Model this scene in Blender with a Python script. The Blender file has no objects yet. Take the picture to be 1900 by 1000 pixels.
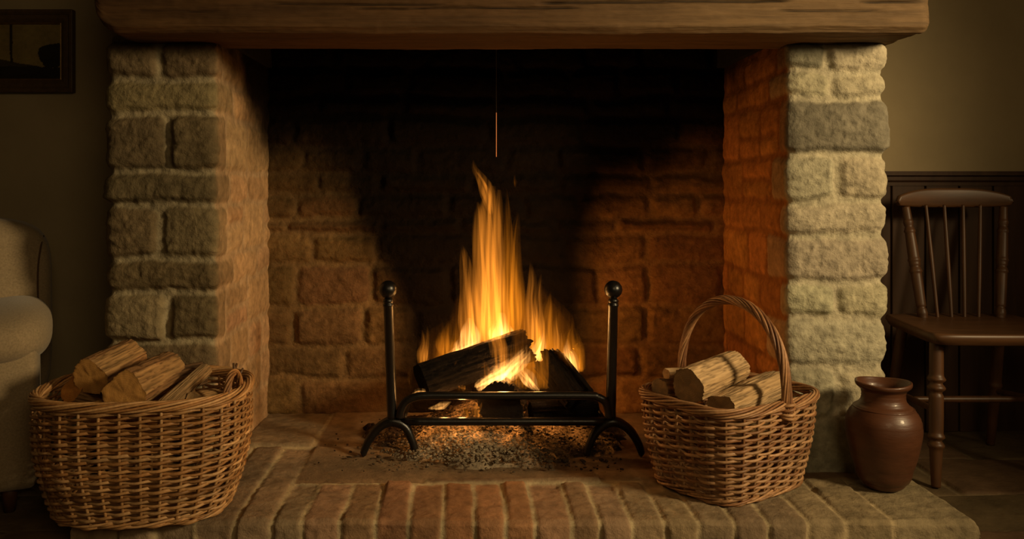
import bpy, math, random
import numpy as np
from mathutils import Vector, Matrix

random.seed(7)
PI = math.pi
SC = bpy.context.scene
COL = SC.collection

# ------------------------------------------------------------------ camera model
F = 1566.0            # focal length in pixels of the 1900 wide frame
VX, VY = 865.0, 345.0 # vanishing point of the depth direction
CZ = 0.985            # eye height
HT = 0.08             # top of the hearth

def at(px, py, d):
    return Vector(((px - VX) * d / F, d, CZ - (py - VY) * d / F))
def xa(px, d): return (px - VX) * d / F
def za(py, d): return CZ - (py - VY) * d / F

cam = bpy.data.cameras.new('camera')
cam.sensor_width = 36.0
cam.lens = F / 1900 * 36.0
cam.shift_x = (950 - VX) / 1900
cam.shift_y = -(500 - VY) / 1900
cam.clip_start = 0.05
co = bpy.data.objects.new('camera', cam)
COL.objects.link(co)
co.location = (0, 0, CZ)
co.rotation_euler = (PI / 2, 0, 0)
SC.camera = co

# ------------------------------------------------------------------ noise
def _hash(ix, iy, iz, seed):
    n = (ix * 374761393 + iy * 668265263 + iz * 1274126177 + seed * 974711) & 0xFFFFFFFF
    n = ((n ^ (n >> 13)) * 1103515245) & 0xFFFFFFFF
    n = ((n ^ (n >> 16)) * 2654435761) & 0xFFFFFFFF
    n = n ^ (n >> 15)
    return (n & 0xFFFFFF) / float(0xFFFFFF)

def vnoise(x, y, z, seed=0):
    x, y, z = np.broadcast_arrays(np.asarray(x, float), np.asarray(y, float), np.asarray(z, float))
    fx, fy, fz = np.floor(x), np.floor(y), np.floor(z)
    ix, iy, iz = fx.astype(np.int64), fy.astype(np.int64), fz.astype(np.int64)
    u, v, w = x - fx, y - fy, z - fz
    u = u * u * (3 - 2 * u); v = v * v * (3 - 2 * v); w = w * w * (3 - 2 * w)
    r = 0
    for dx in (0, 1):
        for dy in (0, 1):
            for dz in (0, 1):
                h = _hash(ix + dx, iy + dy, iz + dz, seed)
                r = r + h * (u if dx else 1 - u) * (v if dy else 1 - v) * (w if dz else 1 - w)
    return r * 2 - 1

def fbm(x, y, z, o=4, seed=0):
    r, a, t = 0, 1.0, 0
    for k in range(o):
        r = r + a * vnoise(x * 2 ** k, y * 2 ** k, z * 2 ** k, seed + k)
        t += a; a *= .5
    return r / t

def sstep(x, a, b):
    t = np.clip((x - a) / (b - a), 0, 1)
    return t * t * (3 - 2 * t)

# ------------------------------------------------------------------ tagging
def tag(o, label, cat, group=None, kind=None):
    if label: o['label'] = label
    if cat: o['category'] = cat
    if group: o['group'] = group
    if kind: o['kind'] = kind
    return o

def thing(name, label, cat, loc, group=None):
    o = bpy.data.objects.new(name, None)
    COL.objects.link(o)
    o.location = loc
    o.empty_display_size = .05
    return tag(o, label, cat, group)

# ------------------------------------------------------------------ mesh helpers
class MB:
    def __init__(s):
        s.v = []; s.f = []; s.c = []; s.n = 0
    def add(s, verts, faces, col=(1, 1, 1)):
        verts = np.asarray(verts, float).reshape(-1, 3)
        s.v.append(verts)
        s.f += [tuple(i + s.n for i in f) for f in faces]
        c = np.asarray(col, float)
        if c.ndim == 1: c = np.tile(c, (len(verts), 1))
        s.c.append(c)
        s.n += len(verts)
        return s
    def build(s, name, mat, parent=None, origin=None, smooth=True, matrix=None):
        v = np.vstack(s.v)
        if matrix is None:
            off = np.array(parent.location if parent else (origin if origin is not None else (0, 0, 0)), float)
            if parent is not None and parent.parent is not None:
                off = np.array(parent.matrix_basis.translation) + np.array(parent.parent.location)
        else:
            off = np.zeros(3)
        me = bpy.data.meshes.new(name)
        me.from_pydata((v - off).tolist(), [], s.f)
        me.update()
        col = np.vstack(s.c)
        a = me.color_attributes.new('Col', 'FLOAT_COLOR', 'POINT')
        a.data.foreach_set('color', np.hstack([col, np.ones((len(col), 1))]).ravel())
        if smooth: me.polygons.foreach_set('use_smooth', [True] * len(me.polygons))
        me.materials.append(mat)
        o = bpy.data.objects.new(name, me)
        COL.objects.link(o)
        if parent is not None: o.parent = parent
        elif origin is not None: o.location = origin
        if matrix is not None: o.matrix_world = matrix
        return o

def grid_mesh(name, P, mat, col=None, origin=(0, 0, 0), wrap=False, parent=None, flip=False):
    n, m, _ = P.shape
    me = bpy.data.meshes.new(name)
    off = np.array(parent.location if parent else origin, float)
    me.vertices.add(n * m)
    me.vertices.foreach_set('co', (P.reshape(-1, 3) - off).ravel())
    mm = m if wrap else m - 1
    I, J = np.meshgrid(np.arange(n - 1), np.arange(mm), indexing='ij')
    J2 = (J + 1) % m
    q = np.stack([I * m + J, I * m + J2, (I + 1) * m + J2, (I + 1) * m + J], -1).reshape(-1, 4)
    if flip: q = q[:, ::-1]
    nf = len(q)
    me.loops.add(nf * 4)
    me.loops.foreach_set('vertex_index', q.ravel().astype(np.int32))
    me.polygons.add(nf)
    me.polygons.foreach_set('loop_start', np.arange(0, nf * 4, 4, dtype=np.int32))
    me.polygons.foreach_set('use_smooth', np.ones(nf, bool))
    me.update(calc_edges=True)
    me.validate()
    if col is not None:
        a = me.color_attributes.new('Col', 'FLOAT_COLOR', 'POINT')
        a.data.foreach_set('color', np.concatenate([col, np.ones((n, m, 1))], -1).ravel())
    me.materials.append(mat)
    o = bpy.data.objects.new(name, me)
    COL.objects.link(o)
    if parent is not None: o.parent = parent
    else: o.location = origin
    return o

def frames(P, closed=False):
    P = np.asarray(P, float)
    if closed: T = np.roll(P, -1, 0) - np.roll(P, 1, 0)
    else: T = np.gradient(P, axis=0)
    T /= np.linalg.norm(T, axis=1)[:, None] + 1e-12
    N = np.zeros_like(P)
    ref = np.array([0, 0, 1.0])
    if abs(T[0] @ ref) > .9: ref = np.array([1.0, 0, 0])
    n = ref - T[0] * (ref @ T[0]); n /= np.linalg.norm(n)
    for i in range(len(P)):
        n = n - T[i] * (n @ T[i])
        n /= np.linalg.norm(n) + 1e-12
        N[i] = n
    return T, N, np.cross(T, N)

def tube(mb, P, R, sides=8, closed=False, col=(1, 1, 1), caps=True, flat=1.0, up=False):
    P = np.asarray(P, float)
    k = len(P)
    R = np.broadcast_to(np.asarray(R, float), (k,))
    if up:                       # keep the section upright (horizontal strands)
        T = (np.roll(P, -1, 0) - np.roll(P, 1, 0)) if closed else np.gradient(P, axis=0)
        T /= np.linalg.norm(T, axis=1)[:, None] + 1e-12
        N = np.array([0, 0, 1.0]) - T * T[:, 2:3]
        N /= np.linalg.norm(N, axis=1)[:, None]
        B = np.cross(T, N)
    else:
        T, N, B = frames(P, closed)
    a = np.arange(sides) * 2 * PI / sides
    V = P[:, None] + R[:, None, None] * (np.cos(a)[None, :, None] * N[:, None] + flat * np.sin(a)[None, :, None] * B[:, None])
    fs = []
    for i in range(k if closed else k - 1):
        i2 = (i + 1) % k
        for j in range(sides):
            j2 = (j + 1) % sides
            fs.append((i * sides + j, i * sides + j2, i2 * sides + j2, i2 * sides + j))
    if caps and not closed:
        fs.append(tuple(range(sides))[::-1]); fs.append(tuple((k - 1) * sides + j for j in range(sides)))
    c = np.asarray(col, float)
    if c.ndim == 2: c = np.repeat(c, sides, 0)
    mb.add(V.reshape(-1, 3), fs, c)
    return mb

def lathe_pts(mb, base, axis, prof, sides=20, col=(1, 1, 1), cap0=True, cap1=True):
    """prof: list of (distance along axis, radius)"""
    base = np.asarray(base, float); T = np.asarray(axis, float); T = T / np.linalg.norm(T)
    ref = np.array([1.0, 0, 0]) if abs(T[0]) < .8 else np.array([0, 1.0, 0])
    N = ref - T * (ref @ T); N /= np.linalg.norm(N); B = np.cross(T, N)
    a = np.arange(sides) * 2 * PI / sides
    V = []; k = len(prof)
    for h, r in prof:
        V.append(base + T * h + r * (np.cos(a)[:, None] * N + np.sin(a)[:, None] * B))
    fs = []
    for i in range(k - 1):
        for j in range(sides):
            j2 = (j + 1) % sides
            fs.append((i * sides + j, i * sides + j2, (i + 1) * sides + j2, (i + 1) * sides + j))
    if cap0: fs.append(tuple(range(sides))[::-1])
    if cap1: fs.append(tuple((k - 1) * sides + j for j in range(sides)))
    mb.add(np.vstack(V), fs, col)
    return mb

def catmull(pts, n):
    P = np.asarray(pts, float)
    P = np.vstack([2 * P[0] - P[1], P, 2 * P[-1] - P[-2]])
    m = len(P) - 3
    out = []
    for t in np.linspace(0, m, n):
        i = min(int(t), m - 1); u = t - i
        p0, p1, p2, p3 = P[i:i + 4]
        out.append(.5 * ((2 * p1) + (-p0 + p2) * u + (2 * p0 - 5 * p1 + 4 * p2 - p3) * u * u + (-p0 + 3 * p1 - 3 * p2 + p3) * u ** 3))
    return np.array(out)

def box(mb, lo, hi, col=(1, 1, 1)):
    x0, y0, z0 = lo; x1, y1, z1 = hi
    v = [(x0, y0, z0), (x1, y0, z0), (x1, y1, z0), (x0, y1, z0), (x0, y0, z1), (x1, y0, z1), (x1, y1, z1), (x0, y1, z1)]
    f = [(0, 3, 2, 1), (4, 5, 6, 7), (0, 1, 5, 4), (1, 2, 6, 5), (2, 3, 7, 6), (3, 0, 4, 7)]
    mb.add(v, f, col)
    return mb

def bevel(o, w=.004, seg=2):
    m = o.modifiers.new('bevel', 'BEVEL'); m.width = w; m.segments = seg; m.limit_method = 'ANGLE'
    return o

def superbox(mb, c, h, e=(4, 4), nu=40, nv=24, col=(1, 1, 1), warp=None):
    """a cushion-like closed shape: superellipsoid of half sizes h"""
    c = np.asarray(c, float); h = np.asarray(h, float)
    def sp(t, p): return np.sign(t) * np.abs(t) ** (2.0 / p)
    V = []
    for i in range(nv + 1):
        ph = -PI / 2 + PI * i / nv
        for j in range(nu):
            th = 2 * PI * j / nu
            V.append((sp(math.cos(ph), e[1]) * sp(math.cos(th), e[0]) * h[0], sp(math.cos(ph), e[1]) * sp(math.sin(th), e[0]) * h[1], sp(math.sin(ph), e[1]) * h[2]))
    V = np.array(V) + c
    if warp is not None: V = warp(V)
    fs = [(i * nu + j, i * nu + (j + 1) % nu, (i + 1) * nu + (j + 1) % nu, (i + 1) * nu + j) for i in range(nv) for j in range(nu)]
    mb.add(V, fs, col)
    return mb

# ------------------------------------------------------------------ materials
def mat_new(name):
    m = bpy.data.materials.new(name)
    m.use_nodes = True
    nt = m.node_tree
    nt.nodes.clear()
    out = nt.nodes.new('ShaderNodeOutputMaterial')
    return m, nt, out

def node(nt, t, ins=None, **kw):
    n = nt.nodes.new(t)
    for k, v in kw.items(): setattr(n, k, v)
    for k, v in (ins or {}).items():
        if hasattr(v, 'node'): nt.links.new(v, n.inputs[k])
        else: n.inputs[k].default_value = v
    return n

def mulcol(nt, a, b, fac=1.0, mode='MULTIPLY'):
    m = nt.nodes.new('ShaderNodeMix'); m.data_type = 'RGBA'; m.blend_type = mode
    m.inputs[0].default_value = fac
    for s, v in ((6, a), (7, b)):
        if hasattr(v, 'node'): nt.links.new(v, m.inputs[s])
        else: m.inputs[s].default_value = v
    return m.outputs[2]

def ramp(nt, fac, stops):
    r = nt.nodes.new('ShaderNodeValToRGB')
    e = r.color_ramp.elements
    while len(e) < len(stops): e.new(.5)
    for k, (p, c) in enumerate(stops):
        e[k].position = p
        e[k].color = (c, c, c, 1) if isinstance(c, (int, float)) else (*c, 1)
    nt.links.new(fac, r.inputs[0])
    return r.outputs[0]

def surface(name, col=None, scale=(20, 20, 20), var=(.6, 1.3), detail=6, rough=.9, bump=.3, bdist=.01, bscale=None,
            metallic=0, spec=.3, coat=0, sheen=0):
    """vertex colour (or a fixed colour) times stretched noise, with bump"""
    m, nt, out = mat_new(name)
    tc = node(nt, 'ShaderNodeTexCoord')
    mp = node(nt, 'ShaderNodeMapping', {'Vector': tc.outputs['Object'], 'Scale': scale})
    nz = node(nt, 'ShaderNodeTexNoise', {'Vector': mp.outputs[0], 'Scale': 1.0, 'Detail': detail, 'Roughness': .62})
    v = ramp(nt, nz.outputs[0], [(.25, var[0]), (.75, var[1])])
    if col is None:
        base = node(nt, 'ShaderNodeAttribute', attribute_name='Col').outputs['Color']
    else:
        base = (*col, 1)
    c = mulcol(nt, base, v)
    b = node(nt, 'ShaderNodeBsdfPrincipled', {'Base Color': c, 'Roughness': rough, 'Metallic': metallic, 'Specular IOR Level': spec})
    if coat: b.inputs['Coat Weight'].default_value = coat
    if sheen: b.inputs['Sheen Weight'].default_value = sheen
    if bump:
        if bscale:
            mp2 = node(nt, 'ShaderNodeMapping', {'Vector': tc.outputs['Object'], 'Scale': bscale})
            nz2 = node(nt, 'ShaderNodeTexNoise', {'Vector': mp2.outputs[0], 'Scale': 1.0, 'Detail': 5.0, 'Roughness': .65})
            src = nz2.outputs[0]
        else: src = nz.outputs[0]
        bp = node(nt, 'ShaderNodeBump', {'Height': src, 'Strength': bump, 'Distance': bdist})
        nt.links.new(bp.outputs[0], b.inputs['Normal'])
    nt.links.new(b.outputs[0], out.inputs['Surface'])
    return m

M = {}
M['stone'] = surface('rubble_stone', None, (30, 30, 30), (.55, 1.35), 8, .95, .55, .012, (95, 95, 95), spec=.06)
M['hearth'] = surface('hearth_brick', None, (22, 22, 22), (.6, 1.3), 8, .88, .5, .008, (110, 110, 110), spec=.2)
M['plaster'] = surface('plaster', (.41, .33, .195), (3, 3, 3), (.88, 1.1), 4, .95, .15, .004, (60, 60, 60), spec=.1)
M['beam'] = surface('oak_beam', None, (3.0, 60, 60), (.55, 1.35), 9, .75, .5, .010, (4, 85, 85), spec=.25)
M['panel'] = surface('dark_panelling', (.060, .030, .014), (20, 20, 2), (.6, 1.3), 6, .6, .2, .004)
M['flag'] = surface('flagstone', None, (9, 9, 9), (.6, 1.3), 8, .7, .35, .008, (60, 60, 60), spec=.25)
M['iron'] = surface('wrought_iron', (.008, .0075, .007), (40, 40, 40), (.6, 1.4), 5, .31, .2, .003, (120, 120, 120), metallic=.3, spec=.7)
M['wicker'] = surface('willow', None, (90, 90, 90), (.7, 1.25), 4, .5, .2, .002, spec=.4)
M['bark'] = surface('split_wood', None, (70, 70, 5), (.5, 1.3), 8, .9, .75, .008, (110, 110, 7), spec=.15)
M['chairwood'] = surface('chair_wood', (.085, .036, .013), (30, 30, 6), (.5, 1.3), 6, .45, .08, .003, spec=.45)
M['seatwood'] = surface('seat_wood', (.095, .043, .017), (5, 40, 40), (.6, 1.3), 6, .42, .08, .003, spec=.45)
M['fabric'] = surface('oat_upholstery', (.36, .275, .165), (160, 160, 160), (.75, 1.2), 3, .95, .35, .002, (420, 420, 420), spec=.1, sheen=.2)
M['seam'] = surface('dark_piping', (.10, .06, .03), (90, 90, 90), (.8, 1.2), 3, .9, .1)
M['glaze'] = surface('brown_glaze', (.085, .031, .013), (8, 8, 22), (.6, 1.25), 6, .42, .22, .004, (18, 18, 130), spec=.5, coat=.12)
M['frame'] = surface('picture_frame_wood', (.10, .060, .024), (40, 40, 40), (.7, 1.3), 4, .5, .1)
M['gilt'] = surface('gilt', (.22, .13, .045), (60, 60, 60), (.6, 1.3), 4, .45, .1, metallic=.4)
M['paint'] = surface('oil_paint', None, (60, 60, 60), (.8, 1.2), 5, .6, .2, .002)
M['soot_shade'] = surface('soot_shade', (.010, .008, .007), (10, 10, 10), (.6, 1.3), 4, .95, .2)

def m_endgrain():
    m, nt, out = mat_new('end_grain')
    tc = node(nt, 'ShaderNodeTexCoord')
    nz = node(nt, 'ShaderNodeTexNoise', {'Vector': tc.outputs['Object'], 'Scale': 30.0, 'Detail': 5.0})
    wv = node(nt, 'ShaderNodeTexWave', {'Vector': tc.outputs['Object'], 'Scale': 55.0, 'Distortion': 3.0, 'Detail': 2.0}, wave_type='RINGS', rings_direction='Z')
    at_ = node(nt, 'ShaderNodeAttribute', attribute_name='Col')
    c = mulcol(nt, at_.outputs['Color'], ramp(nt, nz.outputs[0], [(.25, .65), (.75, 1.25)]))
    c = mulcol(nt, c, ramp(nt, wv.outputs['Fac'], [(0, .88), (1, 1.0)]))
    b = node(nt, 'ShaderNodeBsdfPrincipled', {'Base Color': c, 'Roughness': .9, 'Specular IOR Level': .15})
    bp = node(nt, 'ShaderNodeBump', {'Height': nz.outputs[0], 'Strength': .4, 'Distance': .006})
    nt.links.new(bp.outputs[0], b.inputs['Normal'])
    nt.links.new(b.outputs[0], out.inputs['Surface'])
    return m
M['end'] = m_endgrain()

def m_ember(name, scale=45.0, lo=.60, hi=.74, strength=5.0):
    """charred wood / coals that glow in patches where the vertex alpha-like red channel says hot"""
    m, nt, out = mat_new(name)
    tc = node(nt, 'ShaderNodeTexCoord')
    nz = node(nt, 'ShaderNodeTexNoise', {'Vector': tc.outputs['Object'], 'Scale': scale, 'Detail': 6.0, 'Roughness': .65})
    nz2 = node(nt, 'ShaderNodeTexNoise', {'Vector': tc.outputs['Object'], 'Scale': 70.0, 'Detail': 6.0, 'Roughness': .65})
    at_ = node(nt, 'ShaderNodeAttribute', attribute_name='Col')
    hot = node(nt, 'ShaderNodeAttribute', attribute_name='Hot')
    mask = ramp(nt, nz.outputs[0], [(lo, 0.0), (hi, 1.0)])
    fine = ramp(nt, nz2.outputs[0], [(.38, .05), (.62, 1.0)])
    mf = node(nt, 'ShaderNodeMath', {0: mask, 1: fine}, operation='MULTIPLY')
    e = node(nt, 'ShaderNodeMath', {0: mf.outputs[0], 1: hot.outputs['Fac']}, operation='MULTIPLY')
    e2 = node(nt, 'ShaderNodeMath', {0: e.outputs[0], 1: strength}, operation='MULTIPLY')
    c = mulcol(nt, at_.outputs['Color'], ramp(nt, nz2.outputs[0], [(.25, .5), (.75, 1.4)]))
    b = node(nt, 'ShaderNodeBsdfPrincipled', {'Base Color': c, 'Roughness': .95, 'Specular IOR Level': .1,
             'Emission Color': (1, .30, .045, 1), 'Emission Strength': e2.outputs[0]})
    bp = node(nt, 'ShaderNodeBump', {'Height': nz2.outputs[0], 'Strength': .7, 'Distance': .01})
    nt.links.new(bp.outputs[0], b.inputs['Normal'])
    nt.links.new(b.outputs[0], out.inputs['Surface'])
    return m
M['ember'] = m_ember('ash_and_embers', 11.0, .42, .66, 1.7)
M['char'] = m_ember('charred_wood', 22.0, .48, .72, 1.2)

def set_hot(o, arr):
    a = o.data.attributes.new('Hot', 'FLOAT', 'POINT')
    a.data.foreach_set('value', np.asarray(arr, float).ravel())

def m_flame(name, strength, color=(1, .40, .055), streak=2.0):
    """glowing gas: emission per metre, streaked upward, thinner towards the tip"""
    m, nt, out = mat_new(name)
    tc = node(nt, 'ShaderNodeTexCoord')
    sp = node(nt, 'ShaderNodeSeparateXYZ', {0: tc.outputs['Generated']})
    h = ramp(nt, sp.outputs[2], [(0, .55), (.12, 1.0), (.45, .62), (1, .16)])
    mp = node(nt, 'ShaderNodeMapping', {'Vector': tc.outputs['Object'], 'Scale': (95, 95, 5)})
    nz = node(nt, 'ShaderNodeTexNoise', {'Vector': mp.outputs[0], 'Scale': 1.0, 'Detail': 2.0})
    s = ramp(nt, nz.outputs[0], [(.34, .04), (.74, streak)])
    a = node(nt, 'ShaderNodeMath', {0: h, 1: s}, operation='MULTIPLY')
    b = node(nt, 'ShaderNodeMath', {0: a.outputs[0], 1: strength}, operation='MULTIPLY')
    e = node(nt, 'ShaderNodeEmission', {'Color': (*color, 1), 'Strength': b.outputs[0]})
    nt.links.new(e.outputs[0], out.inputs['Volume'])
    return m
M['flame'] = m_flame('flame', 16, (1, .305, .028), 3.0)
M['flame_hot'] = m_flame('flame_hot', 100, (1, .43, .10), 1.7)
M['flame_soft'] = m_flame('flame_soft', 8, (1, .28, .012))
M['flame_haze'] = m_flame('flame_haze', 1.3, (1, .25, .010))

# ------------------------------------------------------------------ stonework
def stone_field(S, Z, stones, depth=.016, edge=.022, rad=.026, warp=.014, rough=.005, seed=0):
    """stones: (s0, s1, z0, z1, colour, lift). Returns height, stone mask, colour."""
    ws = S + warp * fbm(S * 9, Z * 9, 3.3, 3, seed + 11) + .35 * warp * fbm(S * 38, Z * 38, 3.3, 2, seed + 17)
    wz = Z + warp * fbm(S * 7, Z * 9, 8.1, 3, seed + 23) + .35 * warp * fbm(S * 38, Z * 38, 6.3, 2, seed + 19)
    H = np.zeros_like(S); K = np.zeros_like(S)
    C = np.zeros(S.shape + (3,))
    for k, (s0, s1, z0, z1, c, lift) in enumerate(stones):
        g = .006
        cx, cz, hx, hz = (s0 + s1) / 2, (z0 + z1) / 2, (s1 - s0) / 2 - g, (z1 - z0) / 2 - g
        r = min(rad, hx * .6, hz * .6)
        sel = (ws > s0 - .05) & (ws < s1 + .05) & (wz > z0 - .05) & (wz < z1 + .05)
        if not sel.any(): continue
        dx = np.abs(ws[sel] - cx) - (hx - r); dz = np.abs(wz[sel] - cz) - (hz - r)
        sd = r - (np.sqrt(np.maximum(dx, 0) ** 2 + np.maximum(dz, 0) ** 2) + np.minimum(np.maximum(dx, dz), 0))
        m = sstep(sd, -.003, edge * .5)
        hh = sstep(sd, -.004, edge)
        tilt = random.uniform(-1, 1) * .05 * (wz[sel] - cz) + random.uniform(-1, 1) * .03 * (ws[sel] - cx)
        hv = hh * (depth * lift + tilt + .35 * depth * np.clip(sd / .06, 0, 1))
        hv = hv + hh * 1.5 * rough * fbm(S[sel] * 11 + k * 7, Z[sel] * 15, k * 1.7, 5, seed + 31)
        better = m > K[sel]
        Hs, Ks, Cs = H[sel], K[sel], C[sel]
        Hs[better] = hv[better]; Ks[better] = m[better]; Cs[better] = c
        H[sel] = Hs; K[sel] = Ks; C[sel] = Cs
    H = H + .8 * rough * fbm(S * 60, Z * 60, 1.1, 3, seed + 41) + .5 * rough * fbm(S * 16, Z * 16, 5.1, 3, seed + 43)
    return H, K, C

def jit(c, a=.12):
    f = 1 + random.uniform(-a, a)
    return tuple(x * f * (1 + random.uniform(-a, a) * .3) for x in c)

PF, WB = 2.70, 3.40       # pillar front plane and back wall plane
XLO, XLI = xa(203, PF), xa(400, PF)
XRI, XRO = xa(1462, PF), xa(1640, PF)
BEAM_Z = 1.44

def pillar(name, label, path, front_courses, cols, seed, res=.0042, soot_shade=None):
    """path: the plan of the faces, outside-back, outer front corner, inner front corner, inner back"""
    r = .028
    P = [np.array(p, float) for p in path]
    pts = []; nrm = []; sv = []
    L = [np.linalg.norm(P[i + 1] - P[i]) for i in range(3)]
    D = [(P[i + 1] - P[i]) / L[i] for i in range(3)]
    sgn = 1.0 if (D[0][0] * D[1][1] - D[0][1] * D[1][0]) > 0 else -1.0
    nn = [np.array([d[1], -d[0]]) * sgn for d in D]
    tot = sum(L)
    n = int(tot / res)
    ss = np.linspace(0, tot, n)
    for s in ss:
        k = 0 if s < L[0] else (1 if s < L[0] + L[1] else 2)
        base = P[k] + D[k] * (s - sum(L[:k]))
        no = nn[k].copy(); pos = base.copy()
        for c, cs in ((1, L[0]), (2, L[0] + L[1])):
            if abs(s - cs) < r * 1.2:
                t = (s - cs) / (r * 1.2)
                w = .5 + .5 * math.sin(t * PI / 2)
                no = nn[c - 1] * (1 - w) + nn[c] * w
                no /= np.linalg.norm(no)
                pos = base - (nn[c - 1] + nn[c]) * .5 * r * .55 * (1 - abs(t)) ** 2
        pts.append(pos); nrm.append(no)
    pts = np.array(pts); nrm = np.array(nrm)
    zz = np.arange(0.0, BEAM_Z + .03, res)
    S, Z = np.meshgrid(ss, zz, indexing='ij')
    stones = []
    a, b = L[0], L[0] + L[1]
    for q, (z0, z1, splits, fc) in enumerate(front_courses):
        # front stones wrap the corners by alternating amounts
        e0 = a - (.10 if q % 2 else .20); e1 = b + (.17 if q % 2 else .09) + random.uniform(-.03, .03)
        xs = [e0] + [a + t * L[1] for t in splits] + [e1]
        for k in range(len(xs) - 1):
            stones.append((xs[k], xs[k + 1], z0, z1, jit(fc[k % len(fc)]), random.uniform(.8, 1.25)))
        x = e0
        while x > 0:
            w = random.uniform(.16, .3); stones.append((x - w, x, z0, z1, jit(cols['outer']), random.uniform(.8, 1.2))); x -= w
        x = e1
        while x < tot:
            w = random.uniform(.18, .36)
            if z1 - z0 > .15 and random.random() < .35:
                zm = z0 + (z1 - z0) * random.uniform(.4, .6)
                stones.append((x, x + w, z0, zm, jit(cols['inner'], .28), random.uniform(.5, .9)))
                stones.append((x, x + w, zm, z1, jit(cols['inner'], .28), random.uniform(.5, .9)))
            else: stones.append((x, x + w, z0, z1, jit(cols['inner'], .28), random.uniform(.5, .9)))
            x += w
    H, K, C = stone_field(S, Z, stones, seed=seed, depth=cols.get('depth', .016), rough=.0058)
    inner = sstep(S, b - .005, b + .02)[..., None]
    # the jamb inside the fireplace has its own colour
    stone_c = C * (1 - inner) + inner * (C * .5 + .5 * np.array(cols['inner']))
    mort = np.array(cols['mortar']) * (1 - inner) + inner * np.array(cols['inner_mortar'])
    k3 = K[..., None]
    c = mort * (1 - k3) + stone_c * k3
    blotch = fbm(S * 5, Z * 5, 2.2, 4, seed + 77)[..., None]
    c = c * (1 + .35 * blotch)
    if soot_shade is not None:
        m = soot_shade(S - b, Z, fbm(S * 6, Z * 6, 9.9, 4, seed + 5))[..., None] * inner
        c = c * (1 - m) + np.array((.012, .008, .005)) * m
    Hd = H * (1 - .55 * inner[..., 0])
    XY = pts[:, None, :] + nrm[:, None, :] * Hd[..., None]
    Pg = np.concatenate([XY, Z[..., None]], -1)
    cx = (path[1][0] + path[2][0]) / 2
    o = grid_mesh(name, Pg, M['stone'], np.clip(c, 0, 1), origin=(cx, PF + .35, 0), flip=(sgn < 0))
    tag(o, label, 'pillar')
    return o

def zc(y): return za(y, PF)
def courses(ys, splits, cols):
    out = []
    for k in range(len(ys) - 1):
        out.append((zc(ys[k + 1]), zc(ys[k]), splits[k], cols[k]))
    return out

tanL = (.235, .180, .098); tanD = (.165, .122, .066); tanP = (.36, .30, .19)
Lc = courses([75, 150, 212, 318, 380, 480, 540, 636, 720, 800, 925],
             [[.48], [], [.55], [], [.48], [], [.54], [], [.45], []],
             [[tanL, tanD], [tanL], [tanD, tanD], [tanD], [tanD, tanL], [tanD], [tanL, tanD], [tanD], [tanL, tanD], [tanD]])
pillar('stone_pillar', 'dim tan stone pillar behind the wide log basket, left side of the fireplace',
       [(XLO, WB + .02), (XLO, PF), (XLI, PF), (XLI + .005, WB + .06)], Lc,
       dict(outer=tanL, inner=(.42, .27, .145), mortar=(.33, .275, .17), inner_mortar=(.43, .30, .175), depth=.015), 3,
       soot_shade=lambda s, z, n: sstep(z + .55 * s + .10 * n, 1.28, 1.62))  # the beam's slanting shadow on the left jamb, painted into its colour

pale = (.43, .385, .27); paleD = (.215, .19, .14); paleM = (.38, .335, .235)
Rc = courses([75, 132, 182, 287, 375, 438, 525, 591, 682, 780, 925],
             [[.6], [.55], [], [.5], [], [], [.52], [], [.5], []],
             [[paleM, paleD], [pale, paleM], [paleD], [pale, paleM], [pale], [paleM], [pale, pale], [paleM], [paleM, pale], [paleM]])
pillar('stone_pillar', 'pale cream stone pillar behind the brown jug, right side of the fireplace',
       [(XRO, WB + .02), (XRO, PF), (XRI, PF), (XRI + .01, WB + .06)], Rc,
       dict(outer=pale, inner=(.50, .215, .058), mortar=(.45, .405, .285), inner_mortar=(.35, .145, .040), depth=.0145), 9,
       soot_shade=lambda s, z, n: sstep(z + .2 * s + .14 * n, 1.22, 1.62))  # the right jamb gets darker towards its top

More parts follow.
